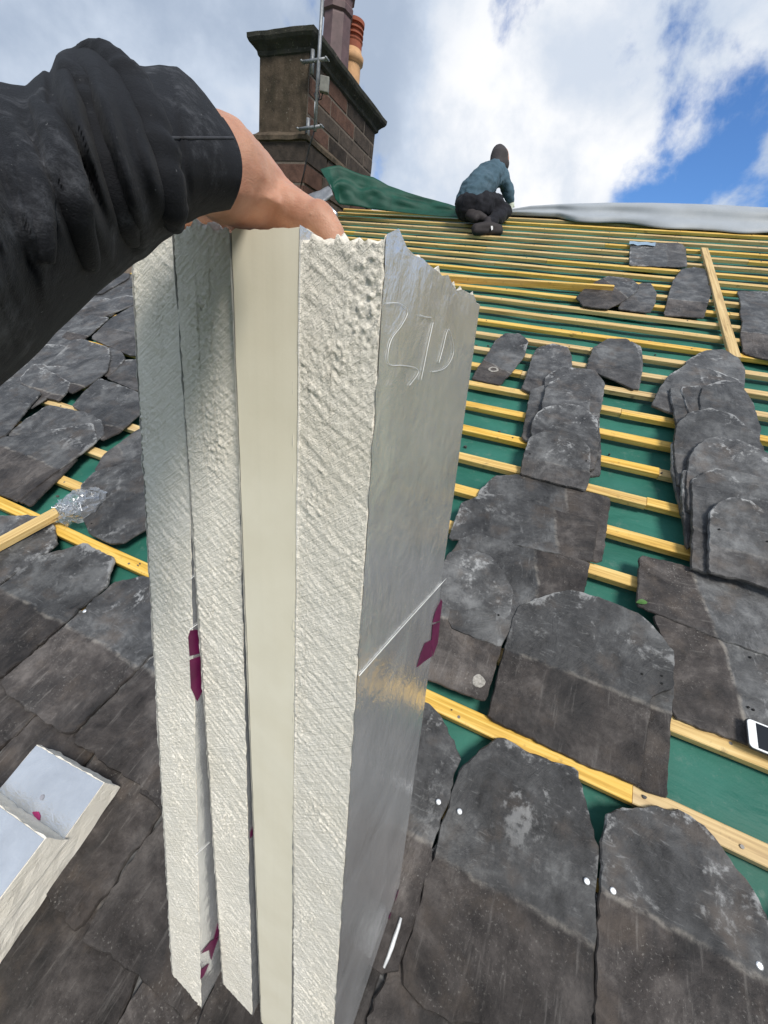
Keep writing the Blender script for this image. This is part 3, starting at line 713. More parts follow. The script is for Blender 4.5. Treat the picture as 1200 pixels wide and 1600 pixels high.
# ------------------------------------------------------------------ loose laths, bag, phone, bits
def stick(name, label, cat, p0, p1, w_, wd, th, roll=0.0, group=None):
    a = Vector(uv(*p0, w_)); b_ = Vector(uv(*p1, w_)); A = pt(a.x, a.y, w_); B = pt(b_.x, b_.y, w_)
    ex = (B - A).normalized(); ez = (N - ex * N.dot(ex)).normalized(); ey = ez.cross(ex)
    q = Matrix.Rotation(roll, 3, ex); ey = q @ ey; ez = q @ ez
    o = bpy.data.objects.new(name, batten_mesh((B - A).length, wd, th, 17)); put(o, frame(A, ex, ey, ez)); return tag(o, label, cat, group)
stick('lath', 'loose sawn lath lying up the slope across the battens', 'lath', (1101, 387), (1150, 557), .024, .052, .022)
stick('lath', 'long loose batten lying slightly askew over the fixed battens', 'lath', (668, 428), (960, 446), .048, .028, .048)
stick('lath', 'short batten offcut lying over slates beside the bag of nails', 'lath', (-60, 876), (88, 797), .052, .045, .028)
def clear_plastic():
    m, t, b = mat('clear_plastic', 0.12, (0.9, 0.92, 0.93)); b.inputs['Transmission Weight'].default_value = 0.0
    t.n.remove(b)
    tr = t.node('ShaderNodeBsdfTransparent'); gl = t.node('ShaderNodeBsdfGlossy'); gl.inputs['Roughness'].default_value = 0.12
    df = t.node('ShaderNodeBsdfDiffuse'); df.inputs[0].default_value = (0.8, 0.82, 0.84, 1)
    fr = t.node('ShaderNodeLayerWeight'); fr.inputs[0].default_value = 0.45
    a = t.node('ShaderNodeMixShader'); a.inputs[0].default_value = 0.10; t.link(tr.outputs[0], a.inputs[1]); t.link(df.outputs[0], a.inputs[2])
    c = t.node('ShaderNodeMixShader'); t.link(fr.outputs['Facing'], c.inputs[0]); t.link(a.outputs[0], c.inputs[1]); t.link(gl.outputs[0], c.inputs[2])
    t.link(c.outputs[0], t.n['Material Output'].inputs[0]); return m
CP = clear_plastic()
bu, bv = uv(118, 794, .02); bw = .022
bag = empty('nail_bag', pt(bu, bv, bw), 'clear plastic bag of shiny nails lying on the batten', 'bag')
bagm = roofm(bu, bv, bw, -.25)
bm = bmesh.new(); bmesh.ops.create_icosphere(bm, subdivisions=4, radius=1.0)
for v_ in bm.verts:
    c = v_.co; top = max(0, c.y)
    s = 1 + .30 * noise.noise(c * 2.1) + .16 * noise.noise(c * 5 + Vector((4, 1, 2))) 
    cre = .10 * abs(noise.noise(c * 4.0 + Vector((9, 2, 7))))
    v_.co = Vector((c.x * (.078 - .010 * c.y) * s, c.y * .095 * (1 + .25 * noise.noise(c * 3)) + .02, max(-.018, c.z * (.050 - .018 * top) * s - cre * .25)))
    if c.y > .72: v_.co.x *= 1.0 + 1.8 * (c.y - .72); v_.co.z *= .7
bmobj('plastic_film', bm, CP, bagm, bag)
rn = random.Random(2); nvs = []; nfs = []
for i in range(110):
    c = Vector((max(-.05, min(.05, rn.gauss(-.01, .024))), max(-.06, min(.03, rn.gauss(-.022, .022))), rn.uniform(-.014, .022)))
    d = Vector((rn.gauss(0, 1), rn.gauss(0, 1), rn.gauss(0, .5))).normalized()
    vs, fs = tubev([c - d * .016, c + d * .014, c + d * .0142, c + d * .016], [.0016, .0016, .0048, .0048], 6)
    nfs += [tuple(i_ + len(nvs) for i_ in f) for f in fs]; nvs += vs
o = meshobj('nails', nvs, nfs, ZINC, bagm, bag); o['kind'] = 'stuff'

# phone
PHW = simple('phone_white', (0.80, 0.81, 0.80), 0.25, 0, 5, 0.02, 0); PHS = simple('phone_screen', (0.012, 0.013, 0.016), 0.08, 0, 5, 0.1, 0)
a = Vector(uv(1166, 1122, .036)); b_ = Vector(uv(1200, 1137, .036)); an = math.atan2(b_.y - a.y, b_.x - a.x); an = -.02
pm = roofm(a.x, a.y, .031, an)
phone = empty('mobile_phone', pm.translation, 'white fronted mobile phone lying face up on a slate', 'phone')
def rrect(x0, x1, y0, y1, r, n=6):
    out = []
    for cx, cy, s in ((x1 - r, y1 - r, 0), (x0 + r, y1 - r, 1), (x0 + r, y0 + r, 2), (x1 - r, y0 + r, 3)):
        for k in range(n + 1):
            q = (s + k / n) * math.pi / 2; out.append((cx + r * math.cos(q), cy + r * math.sin(q)))
    return out
def slab(name, P, z0, z1, mat_, m, parent, c=0.0):
    n = len(P); cx = sum(p[0] for p in P) / n; cy = sum(p[1] for p in P) / n
    vs = [(x, y, z0) for x, y in P] + [(x, y, z1 - c) for x, y in P] + [(cx + (x - cx) * (1 - c * 14), cy + (y - cy) * (1 - c * 14), z1) for x, y in P]
    fs = [tuple(range(n))[::-1]] + [(r * n + i, r * n + (i + 1) % n, (r + 1) * n + (i + 1) % n, (r + 1) * n + i) for r in (0, 1) for i in range(n)] + [tuple(2 * n + i for i in range(n))]
    return meshobj(name, vs, fs, mat_, m, parent)
slab('case', rrect(-.002, .140, -.069, .002, .010), 0, .006, BLACKP, pm, phone, .001)
slab('front', rrect(0, .138, -.067, 0, .009), .0055, .0075, PHW, pm, phone, .0005)
slab('screen', rrect(.017, .121, -.063, -.004, .001), .0070, .0079, PHS, pm, phone, .0001)
lathe('home_button', [(.0052, .0074), (.0052, .0078), (.0040, .0077)], PHW, pm @ Matrix.Translation((.0085, -.0335, 0)), phone, 20)

# small blue-silver foil scrap behind the highest slate, a leaf, and white scraps
u, v = uv(985, 381, .02)
sc = bmesh.new()
for i in range(7):
    for j in range(4): sc.verts.new((i * .035, j * .03, .02 + .012 * noise.noise(Vector((i * .8, j * .9, 0)))))
sc.verts.ensure_lookup_table()
for i in range(6):
    for j in range(3): sc.faces.new([sc.verts[i * 4 + j], sc.verts[(i + 1) * 4 + j], sc.verts[(i + 1) * 4 + j + 1], sc.verts[i * 4 + j + 1]])
o = bmobj('foil_scrap', sc, simple('blue_foil', (0.42, 0.55, 0.66), .35, .6, 20, .2, .4), roofm(u - .01, v - .01, .0, .0), None, True)
tag(o, 'pale blue foil scrap behind the highest rectangular slate', 'scrap')
u, v = uv(992, 944, .02); lm = roofm(u, v, .030, .4)
LEAF = simple('leaf_green', (0.05, 0.13, 0.02), .5, 0, 80, .3, .2)
vs = []; 
for i in range(9):
    t = i / 8; wd = .009 * math.sin(math.pi * min(1, t * .92 + .04)); zz = .006 * math.sin(t * 3)
    vs += [(t * .032, -wd, zz), (t * .032, 0, zz - .002), (t * .032, wd, zz)]
o = meshobj('leaf', vs, [(i * 3 + k, i * 3 + k + 3, i * 3 + k + 4, i * 3 + k + 1) for i in range(8) for k in (0, 1)], LEAF, lm, None, True)
tag(o, 'small green leaf at the edge of the great broad slate', 'leaf')
# white plastic strip by the foot of the boards
ST = [(627, 1434), (623, 1449), (618, 1464), (613, 1480), (607, 1496), (600, 1512)]; vs = []
for i, p in enumerate(ST):
    a_ = Vector(uv(*p, .041)); wd = .0010 + .0024 * math.sin(math.pi * (i + .3) / 5.6)
    vs += [pt(a_.x - wd, a_.y, .041), pt(a_.x - wd * .3, a_.y, .044), pt(a_.x + wd * .6, a_.y, .042)]
o = meshobj('plastic_strip', vs, [(i * 3 + k, i * 3 + k + 1, i * 3 + k + 4, i * 3 + k + 3) for i in range(5) for k in (0, 1)], simple('white_plastic', (.62, .63, .63), .3, bmp=0), None, None, True)
o.modifiers.new('t', 'SOLIDIFY').thickness = .0015
tag(o, 'thin white plastic strip on the slates beside the foil board', 'strip')
# nail holes and lichen on the nearest loose slates
LICH = simple('lichen', (0.30, 0.28, 0.25), .9, 0, 120, .45, .5)
def on_slate(o, px, py, z): 
    inv = WM[o].inverted(); c = inv @ CAM; d = inv.to_3x3() @ ray(px, py); t = (z - c.z) / d.z; return c + d * t
def hole(key, *pix):
    o = next(q for q in bpy.data.objects if q.get('label') == key); th = .011 if 'great' in key or 'pile' in key else .0075
    for p in pix:
        c = on_slate(o, *p, th + .0012); lathe('nail_hole', [(.0030, -.001), (.0030, .0014)], HOLE, WM[o] @ Matrix.Translation(c), o, 8)
hole('great broad slate with pale streaked head, largest of the loose ones', (1003, 1053), (1034, 1056), (1034, 1068))
hole('slate with two nail holes and a pale tongue, under the phone', (1169, 1105), (1177, 1109), (1172, 1027))
hole('slate with a round lichen ring near its tail, beside the foil board', (779, 961))
hole('lowest slate of the right pile with rounded pale rim', (1124, 827), (1199, 846))
hole('front slate of the middle pile, whole outline showing', (828, 709), (916, 720))
hole('large bare slate beside the bag of nails', (143, 818))
def lichen(key, px, py, r, ring=True):
    o = next(q for q in bpy.data.objects if q.get('label') == key); c = on_slate(o, px, py, .0085); n = 22; vs = []
    R0 = [r * (1 + .16 * noise.noise(Vector((math.cos(k * .2856) * 2, math.sin(k * .2856) * 2, px)))) for k in range(n)]
    for f, z in ((1.0, 0), (.93, .0012), (.72, .0011), (.60, .0004 if ring else .0012)):
        vs += [(R0[k] * f * math.cos(k * 2 * math.pi / n), R0[k] * f * math.sin(k * 2 * math.pi / n), z) for k in range(n)]
    fs = [(q * n + k, q * n + (k + 1) % n, (q + 1) * n + (k + 1) % n, (q + 1) * n + k) for q in range(3) for k in range(n)]
    if not ring: fs.append(tuple(3 * n + k for k in range(n)))
    meshobj('lichen', vs, fs, LICH, WM[o] @ Matrix.Translation(c), o)
lichen('slate with a round lichen ring near its tail, beside the foil board', 748, 1064, .017, False)
lichen('small narrow slate with a white ring, lying askew near the foil board', 771, 577, .028)

# ------------------------------------------------------------------ held insulation boards
def board(u, v, ux, uy, yaw, thk, dep, label, smooth_front=False, seed=1, length=1.2):
    up = Vector((ux, uy, 1)).normalized(); a = Vector((math.cos(yaw), math.sin(yaw), 0)); a = (a - up * a.dot(up)).normalized(); b_ = up.cross(a)
    O = pt(u, v, 0); m = frame(O, a, b_, up)
    root = empty('insulation_board', pt(u, v, .03), label, 'board', 'boards held upright')
    def zb(x, y):                           # lower end cut to the pitch of the roof, resting on the slates
        P = O + a * x + b_ * y; return (0.037 - U - (P - CAM).dot(N)) / up.dot(N)
    sd = Vector((seed * 3.1, seed * 1.7, seed))
    rough = 0.35 if smooth_front else 1.0
    bm = bmesh.new()
    NX, NZ = (14, 240) if smooth_front else (52, 820)
    def tz(x, y):                           # ragged upper end
        p = Vector((x * 45, y * 30, 0)) + sd
        return length + rough * (.006 * noise.noise(p * .5) + .005 * noise.noise(p * 1.6) + .011 * max(0, noise.noise(p * 3.3)) + .006 * max(0, noise.noise(p * 8)))
    def fy(x, z):                           # sawn face
        p = Vector((x, 0, z)); q = Vector((x * math.cos(.6) - z * math.sin(.6), 0, x * math.sin(.6) + z * math.cos(.6)))
        if smooth_front: return .0004 * noise.noise(p * 20 + sd)
        am = .6 + .8 * max(0, noise.noise(p * 6 + sd * 2) + .2)
        tear = max(0.0, noise.noise(Vector((p.x * 22, 5, p.z * 15)) + sd) + .05) + .12
        q2 = Vector((q.x * 24, 0, q.z * 210)) + sd
        grain = .0010 * noise.noise(q2) + .0007 * noise.noise(Vector((q.x * 60, 0, q.z * 420)) + sd) + .0006 * noise.noise(p * 330 + sd) + .0004 * noise.noise(p * 90 + sd)
        crumb = tear * (max(0, noise.noise(p * 300 + sd * 2)) + max(0, noise.noise(p * 450 - sd)))
        return -grain * am - .0034 * crumb + .0008 * noise.noise(p * 9 + sd)
    ex_ = lambda s, z: (.0012 * noise.noise(Vector((s * 9, z * 55, 2)) + sd) + .0011 * noise.noise(Vector((s * 9, z * 160, 6)) + sd)) * (1 if not smooth_front else .3)
    grid = []
    for j in range(NZ + 1):
        row = []
        for i in range(NX + 1):
            x = -thk + thk * i / NX; t = j / NZ; z0 = zb(x, 0); z1 = tz(x, 0); z = z0 + (z1 - z0) * t
            xx = x + (ex_(1, z) if i == NX else ex_(0, z) if i == 0 else 0)
            row.append(bm.verts.new((xx, fy(x, z), z)))
        grid.append(row)
    for j in range(NZ):
        for i in range(NX): bm.faces.new((grid[j][i], grid[j][i + 1], grid[j + 1][i + 1], grid[j + 1][i]))
    ND = 22; top = [grid[-1]]
    for k in range(1, ND + 1):
        y = dep * k / ND; top.append([bm.verts.new((-thk + thk * i / NX, y, tz(-thk + thk * i / NX, y))) for i in range(NX + 1)])
    for k in range(ND):
        for i in range(NX): bm.faces.new((top[k][i], top[k][i + 1], top[k + 1][i + 1], top[k + 1][i]))
    fb = [bm.verts.new((-thk + thk * i / NX, dep, zb(-thk + thk * i / NX, dep))) for i in range(NX + 1)]
    bm.faces.new([grid[0][i] for i in range(NX + 1)][::-1] + fb)
    bm.faces.new(fb[::-1] + top[-1])
    for s in (0, NX):
        bm.faces.new([grid[j][s] for j in range(NZ + 1)] + [top[k][s] for k in range(1, ND + 1)] + [fb[s]])
    foam = bmobj('foam_core', bm, FOAMS if smooth_front else FOAM, m, root)
    if not smooth_front:
        for p in foam.data.polygons: p.use_smooth = len(p.vertices) == 4
    sheets = []
    for s, x in ((1, 0.0006), (-1, -thk - .0006)):
        bm = bmesh.new(); rows = []; NR, NC = 150, 16
        for j in range(NR + 1):
            row = []
            for i in range(NC + 1):
                y = dep * i / NC; t = j / NR; z = zb(0, y) + (tz(0 if s > 0 else -thk, y) + .001 - zb(0, y)) * t
                yy = y + (-.0010 + ex_(3, z) * 1.3 if i == 0 else -.001 + ex_(5, z) * 1.5 if i == NC else 0)
                zz = z + (.002 * noise.noise(Vector((y * 160, 0, 4)) + sd) if j == NR else 0)
                row.append(bm.verts.new((x + s * .0006 * (1 + noise.noise(Vector((y * 14, z * 14, 1)) + sd)), yy, zz)))
            rows.append(row)
        for j in range(NR):
            for i in range(NC): bm.faces.new((rows[j][i], rows[j][i + 1], rows[j + 1][i + 1], rows[j + 1][i]))
        sh = bmobj('foil_facing', bm, FOIL, m, root, True); sheets.append(sh)
    return root, m, zb, sheets
b4, m4, zb4, f4 = board(-.0083, -.3076, -.0987, .0551, -.069, .0712, .236, 'insulation board with its bare silver foil side turned outwards', False, 1)
b3, m3, zb3, f3 = board(-.0855, -.3010, -.0908, .0528, -.069, .0631, .230, 'smooth edged cream insulation board between the rough sawn ones', True, 2)
b2, m2, zb2, f2 = board(-.1684, -.2970, -.0826, .0644, -.069, .0690, .230, 'rough sawn insulation board against the smooth edged one', False, 3)
b1, m1, zb1, f1 = board(-.2550, -.3310, -.0700, .1050, -.069, .0738, .215, 'outermost rough sawn insulation board under the sleeve', False, 4, 1.215)
def on_board(m, px, py, x=0.0022):
    """point of a board's outer face (local x = const) seen at a pixel, in the board's own frame"""
    inv = m.inverted(); o = inv @ CAM; d = inv.to_3x3() @ ray(px, py); t = (x - o.x) / d.x; return o + d * t
def decal(name, m, pix, mat_, parent, x=0.0024, th=.0004):
    P = [on_board(m, *p, x) for p in pix]; n = len(P)
    vs = [Vector((x, p.y, p.z)) for p in P] + [Vector((x + th, p.y, p.z)) for p in P]
    return meshobj(name, vs, [tuple(range(n))[::-1], tuple(range(n, 2 * n))] + [(i, (i + 1) % n, n + (i + 1) % n, n + i) for i in range(n)], mat_, m, parent)
decal('print_mark', m4, [(689, 936), (691, 940), (687, 970), (676, 973), (680, 957)], PURPLE, f4[0])
decal('print_mark', m4, [(676, 976), (687, 972), (684, 1004), (676, 1026), (674, 1000)], PURPLE, f4[0])
decal('print_mark', m4, [(664, 1005), (674, 1000), (675, 1025), (662, 1034), (651, 1043), (658, 1020)], PURPLE, f4[0])
decal('print_mark', m4, [(632, 1376), (635, 1390), (622, 1416), (616, 1412), (622, 1392)], PURPLE, f4[0])
decal('print_mark', m4, [(615, 1418), (621, 1420), (606, 1447), (608, 1432)], PURPLE, f4[0])
def scribe(name, m, pix, r, mat_, parent, x=.0022):
    P = [on_board(m, *p, x) for p in pix]; Q = []
    for i in range(len(P) - 1):
        p0, p1, p2, p3 = P[max(i - 1, 0)], P[i], P[i + 1], P[min(i + 2, len(P) - 1)]
        for k in range(6):
            t = k / 6; Q.append(.5 * ((2 * p1) + (p2 - p0) * t + (2 * p0 - 5 * p1 + 4 * p2 - p3) * t * t + (3 * p1 - p0 - 3 * p2 + p3) * t ** 3))
    Q.append(P[-1]); vs, fs = tubev(Q, r, 5); return meshobj(name, vs, fs, mat_, m, parent, True)
scribe('scored_line', m4, [(561, 1056), (630, 978), (697, 904)], .00045, WHITEL, f4[0])
SCR = simple('scratched_foil', (0.80, 0.80, 0.79), .45, 0.3, 30, .1, 0)
for P in ([(604, 474), (625, 474), (637, 487), (628, 508), (612, 530), (606, 556), (610, 570), (630, 571), (650, 575), (653, 584), (640, 602)],
          [(656, 492), (665, 495), (674, 496)], [(677, 504), (670, 535), (664, 565), (658, 594)],
          [(686, 567), (692, 545), (700, 515), (706, 526), (709, 548), (703, 566), (692, 577), (676, 581)]):
    scribe('scratched_numeral', m4, P, .0002, SCR, f4[0])
decal('print_mark', m1, [(297, 985), (308, 984), (314, 990), (314, 1020), (296, 1025), (294, 995)], PURPLE, f1[0])
decal('print_mark', m1, [(296, 1031), (314, 1025), (318, 1075), (308, 1096), (298, 1075)], PURPLE, f1[0])
decal('print_mark', m1, [(338, 1452), (342, 1440), (342, 1462), (334, 1468)], PURPLE, f1[0])
decal('print_mark', m1, [(314, 1490), (330, 1470), (342, 1464), (336, 1480), (330, 1500), (327, 1484)], PURPLE, f1[0])
decal('print_mark', m1, [(314, 1515), (327, 1505), (318, 1525), (313, 1530)], PURPLE, f1[0])
scribe('scored_line', m1, [(298, 905), (307, 896)], .0005, WHITEL, f1[0]); scribe('scored_line', m1, [(296, 984), (310, 974)], .0005, WHITEL, f1[0])
scribe('scored_line', m1, [(306, 1336), (328, 1316)], .0005, WHITEL, f1[0])
decal('print_mark', m2, [(391, 1300), (397, 1290), (397, 1302), (391, 1310)], PURPLE, f2[0])

# ------------------------------------------------------------------ stacked offcuts of board, lower left
def offcut(label, base, top, w0, w1, seed):
    """base / top: pixel corners at heights w0 / w1 (far right, far left, near left, near right)"""
    root = empty('insulation_offcut', pt(base[0][0], base[0][1], w0), label, 'board', 'insulation offcuts lying stacked')
    bq = [pt(*(uv(*p, w0) if len(p) == 2 else p[:2]), w0) for p in base]; tq = [pt(*(uv(*p, w1) if len(p) == 2 else p[:2]), w1) for p in top]
    bm = bmesh.new(); n = 26; rb_, rt = [], []
    sd = Vector((seed, 2, 3)); ring = []
    def edge(Q, k, t): return Q[k].lerp(Q[(k + 1) % 4], t)
    loops = []
    for lv in range(6):
        f = lv / 5; lp_ = []
        for k in range(4):
            for i in range(n):
                p = edge(bq, k, i / n).lerp(edge(tq, k, i / n), f)
                j = .0030 * noise.noise(p * 45 + sd) + .0022 * noise.noise(p * 130 + sd)
                lp_.append(bm.verts.new(p + (p - (bq[0] + bq[2]) / 2).normalized() * j))
        loops.append(lp_)
    m_ = 4 * n
    for a_, c_ in zip(loops, loops[1:]):
        for i in range(m_): bm.faces.new((a_[i], a_[(i + 1) % m_], c_[(i + 1) % m_], c_[i]))
    bm.faces.new(loops[0][::-1]); bm.faces.new(loops[-1])
    bmobj('foam_core', bm, FOAM, None, root)
    bm = bmesh.new(); lo = [bm.verts.new(v_.co) if 0 else bm.verts.new(edge(tq, k, i / n) + N * .0012 + ((tq[0] + tq[2]) / 2 - edge(tq, k, i / n)).normalized() * (.002 + .0015 * noise.noise(edge(tq, k, i / n) * 120))) for k in range(4) for i in range(n)]
    bm.faces.new(lo); f_ = bmobj('foil_facing', bm, FOIL, None, root); return root, f_
def quad(p0, p1, w_, depth, back=0.0):
    """far right and far left corners seen at height w_, carried down the slope: roof u,v"""
    a_ = Vector(uv(*p0, w_)); b_ = Vector(uv(*p1, w_)); d = (a_ - b_).normalized(); q = Vector((d.y, -d.x)) * depth
    return [tuple(a_) + (0,), tuple(b_) + (0,), tuple(b_ + q) + (0,), tuple(a_ + q) + (0,)]
qa = quad((188, 1230), (86, 1173), .037, .50); qb = quad((105, 1313), (-30, 1218), .103, .52)
A_, fA = offcut('longer foil topped insulation offcut lying on the slates under another', qa, qa, .037, .101, 1)
B_, fB = offcut('upper foil topped insulation offcut lying on the longer one', qb, qb, .103, .167, 2)
P = [pt(*uv(*p, .1035), .1035) for p in ((50, 1270), (52, 1268), (60, 1268), (63, 1274), (62, 1282), (56, 1279))]
meshobj('print_mark', P, [tuple(range(6))], simple('pink_print', (0.45, .03, .16), .5, bmp=0), None, fA)
P = [pt(*uv(*p, .1035), .1035) for p in ((62, 1247), (64, 1242), (68, 1241), (69, 1245), (66, 1250), (63, 1250))]
meshobj('logo_mark', P, [tuple(range(6))], simple('grey_print', (0.25, .25, .28), .5, bmp=0), None, fA)

# ------------------------------------------------------------------ arm holding the boards
arm = empty('person', at(420, 330, .33), 'bare forearm and hand in rolled black sleeve gripping the boards', 'person')
def J(px, py, d): return at(px, py, d)
hand = []
def chain(js):
    for (a_, ra), (b_, rb2) in zip(js, js[1:]): hand.append((J(*a_), ra, J(*b_), rb2))
chain([((300, 255, .255), .028), ((345, 262, .276), .0310), ((392, 292, .303), .0265), ((418, 311, .318), .0225)])      # forearm to wrist
chain([((345, 290, .282), .024), ((400, 313, .314), .0205), ((425, 326, .325), .0190)])
# palm
chain([((415, 316, .318), .0215), ((412, 330, .345), .0190), ((398, 334, .372), .0170)])
chain([((425, 322, .318), .0190), ((400, 335, .330), .0150), ((372, 341, .345), .0135)])
chain([((420, 322, .335), .0180), ((385, 336, .362), .0140), ((360, 340, .372), .0130)])
# thumb: along the top of the stack to the right, tip pressed down behind the front edge
chain([((424, 314, .316), .0205), ((448, 324, .312), .0165), ((474, 334, .306), .0132), ((494, 343, .303), .0122), ((508, 353, .302), .0114), ((519, 367, .303), .0103), ((526, 384, .304), .0086)])
# four fingers, over the stack to the left and hooked down behind it
for i, (dd, y0) in enumerate(((.000, -13), (.022, -12), (.043, -11), (.062, -9))):
    r = (.0092, .0094, .0090, .0080)[i]; s = (1.0, 1.06, 1.0, .82)[i]
    x0 = 372 - 4 * i
    chain([((x0, 341 + y0, .345 + dd), .0125), ((x0 - 48 * s, 343 + y0, .360 + dd), r * 1.12), ((x0 - 88 * s, 350 + y0, .372 + dd), r), ((x0 - 106 * s, 366 + y0, .378 + dd), r * .95), ((x0 - 112 * s, 385 + y0, .380 + dd), r * .82)])
hand.append((J(497, 340, .3005), .0122, J(500, 342, .3005), .0122))      # thumb knuckle
hand.append((J(446, 318, .306), .0135, J(452, 321, .305), .0135))
for dy_ in (0, 9): hand.append((J(395, 290 + dy_, .278), .0022, J(440, 312 + dy_, .296), .0018))   # tendons
blob('forearm_and_hand', hand, .0021, SKIN, arm, 7, .0006, 60)
# thumb nail
# sleeve: rings that follow its outline, a rolled cuff at the wrist end
PROF = [(-170, 215, 775, .135), (-120, 185, 725, .150), (-60, 150, 665, .165), (0, 128, 604, .180), (40, 134, 570, .188), (58, 118, 553, .192), (68, 107, 543, .194), (78, 112, 532, .196), (88, 86, 520, .199), (105, 73, 504, .203), (130, 66, 480, .208), (155, 67, 456, .213), (178, 76, 437, .217),
        (200, 93, 422, .221), (212, 101, 414, .223), (225, 104, 405, .226), (250, 101, 380, .231), (280, 104, 357, .237), (305, 124, 340, .242), (325, 146, 333, .246), (342, 168, 330, .250), (352, 182, 328, .252)]
NS, NR = 150, 128
xs = [p[0] for p in PROF]
def prof(x):
    return [float(np.interp(x, xs, [p[k] for p in PROF])) for k in (1, 2, 3)]
def groove(q, wd): return math.exp(-(q / wd) ** 2)
vs = []; fs = []
def ringpts(x, shrink=1.0, dx=0.0):
    t_, b_, d = prof(x); yc, hh = (t_ + b_) / 2, (b_ - t_) / 2; out = []
    for k in range(NR):
        th = 2 * math.pi * k / NR; cy = math.cos(th); sz = math.sin(th)     # cy=-1 top; sz=-1 towards the camera
        y = yc + hh * cy * shrink; rim = max(0, (x - 225) / 127)
        px = x + dx + 24 * rim * (1 - cy * cy) + 6 * rim * (cy)
        # diagonal folds: coordinate across the folds
        q = px - (205 + (y - 98) * .33) ; q2 = px - (122 + (y - 110) * .30); q3 = px - (72 + (y - 118) * .42); q4 = px - (258 + (y - 103) * .16)
        f = 1.0 - .30 * groove(q, 8) + .13 * groove(q + 24, 15) + .05 * groove(q - 14, 9) - .26 * groove(q2, 12) + .10 * groove(q2 - 30, 14) + .06 * groove(q2 + 24, 12) - .15 * groove(q3, 11) + .05 * groove(q3 + 18, 9) - .05 * groove(q4 - 6, 4)
        f -= .05 * groove(px - 20 - (y - 140) * .40, 10) + .05 * groove(px + 40 - (y - 140) * .30, 14)
        cr = Vector((px * .05 - y * .016, y * .010, 3)); left = 1 / (1 + math.exp((px - 150 + (y - 250) * .3) / 18))
        f += left * (.035 * noise.noise(cr * 1.2) + .028 * abs(noise.noise(Vector((px * .12 - y * .05, y * .012, 7)))))
        f += .02 * noise.noise(Vector((px * .02, y * .02, 1))) + .008 * noise.noise(Vector((px * .07, y * .07, 5)))
        edge_ = abs(cy) ** 4; f = 1 + (f - 1) * (1 - .55 * edge_)
        yy = yc + hh * cy * shrink * (1 + (f - 1) * .15)
        rr = hh / F * d * .92 * shrink
        out.append(at(px, yy, max(.07, d + rr * sz * f)))
    return out
rings = [ringpts(-170 + (352 + 170) * i / NS) for i in range(NS + 1)]
rings.append(ringpts(352, .985, 2.5)); rings.append(ringpts(352, .945, 2.0)); rings.append(ringpts(345, .93, 0)); rings.append(ringpts(300, .80, 0)); rings.append(ringpts(250, .70, 0))
for r in rings: vs += r
for i in range(len(rings) - 1):
    for k in range(NR):
        k2 = (k + 1) % NR; fs.append((i * NR + k, i * NR + k2, (i + 1) * NR + k2, (i + 1) * NR + k))
fs.append(tuple(range(NR)))
sv = meshobj('sleeve', vs, fs, SLEEVEM, None, arm, True)
seam = []
for i in range(24):
    x = 258 + (350 - 258) * i / 23; t_, b_, d = prof(x); kf = (2 * math.pi - math.acos(max(-1, min(1, (216 - (t_ + b_) / 2) / ((b_ - t_) / 2))))) / (2 * math.pi) * NR; k = int(kf); rp_ = ringpts(x)
    seam.append(rp_[k % NR].lerp(rp_[(k + 1) % NR], kf - k) - FWD * .0001)
tube('cuff_seam', seam, .0007, simple('seam_thread', (.03, .031, .036), .8, 0, 200, .3, .2), sv, 6)
def surf(x, y):
    t_, b_, d = prof(x); kf = (2 * math.pi - math.acos(max(-1, min(1, (y - (t_ + b_) / 2) / ((b_ - t_) / 2))))) / (2 * math.pi) * NR; k = int(kf); q = ringpts(x)
    return q[k % NR].lerp(q[(k + 1) % NR], kf - k)
def fold(pts_, r0, lift):
    P = []
    for (x0, y0), (x1, y1) in zip(pts_, pts_[1:]):
        for i in range(8): P.append(surf(x0 + (x1 - x0) * i / 8, y0 + (y1 - y0) * i / 8))
    n = len(P); Q = [sum((P[max(0, min(n - 1, i + d))] for d in range(-3, 4)), Vector()) / 7 - FWD * lift for i in range(n)]
    rad = [r0 * (.25 + .75 * math.sin(math.pi * min(1, (i + 2) / (n + 3))) ** .6) * (1 + .18 * noise.noise(Vector((i * .35, r0 * 900, 0)))) for i in range(n)]
    vs, fs = tubev(Q, rad, 14)
    vs = [v_ + (v_ - CAM).normalized() * (.35 * r0) for v_ in vs]
    meshobj('sleeve_fold', vs, fs, SLEEVEM, None, arm, True)
fold([(118, 72), (160, 82), (196, 122), (222, 180), (240, 245), (254, 305), (262, 350)], .0100, -.0045)
fold([(92, 95), (122, 128), (142, 185), (156, 250), (176, 320), (205, 385)], .0085, -.004)
fold([(48, 150), (78, 200), (96, 270), (112, 340), (140, 430)], .0062, -.003)
fold([(0, 180), (30, 240), (44, 320), (60, 420)], .0055, -.003)
# stitched rim
def sleeve_pt(x, th):
    k = int(round(th / (2 * math.pi) * NR)) % NR; return ringpts(x)[k]

# ------------------------------------------------------------------ chimney
CX1, CX0 = -3.252, -3.862; CY0, CY1 = 4.636, 6.24; CZT = CAM.z + 2.464; CZS = CAM.z + 1.755
chim = empty('chimney', (-3.55, 5.4, CZS - 1.2), 'tall sandstone chimney stack with mossy coping and two pots', 'chimney')
box('core', CX0 + .006, CX1 - .006, CY0 + .006, CY1 - .006, CZS - 1.6, CZT + .02, MORTAR, None, chim)
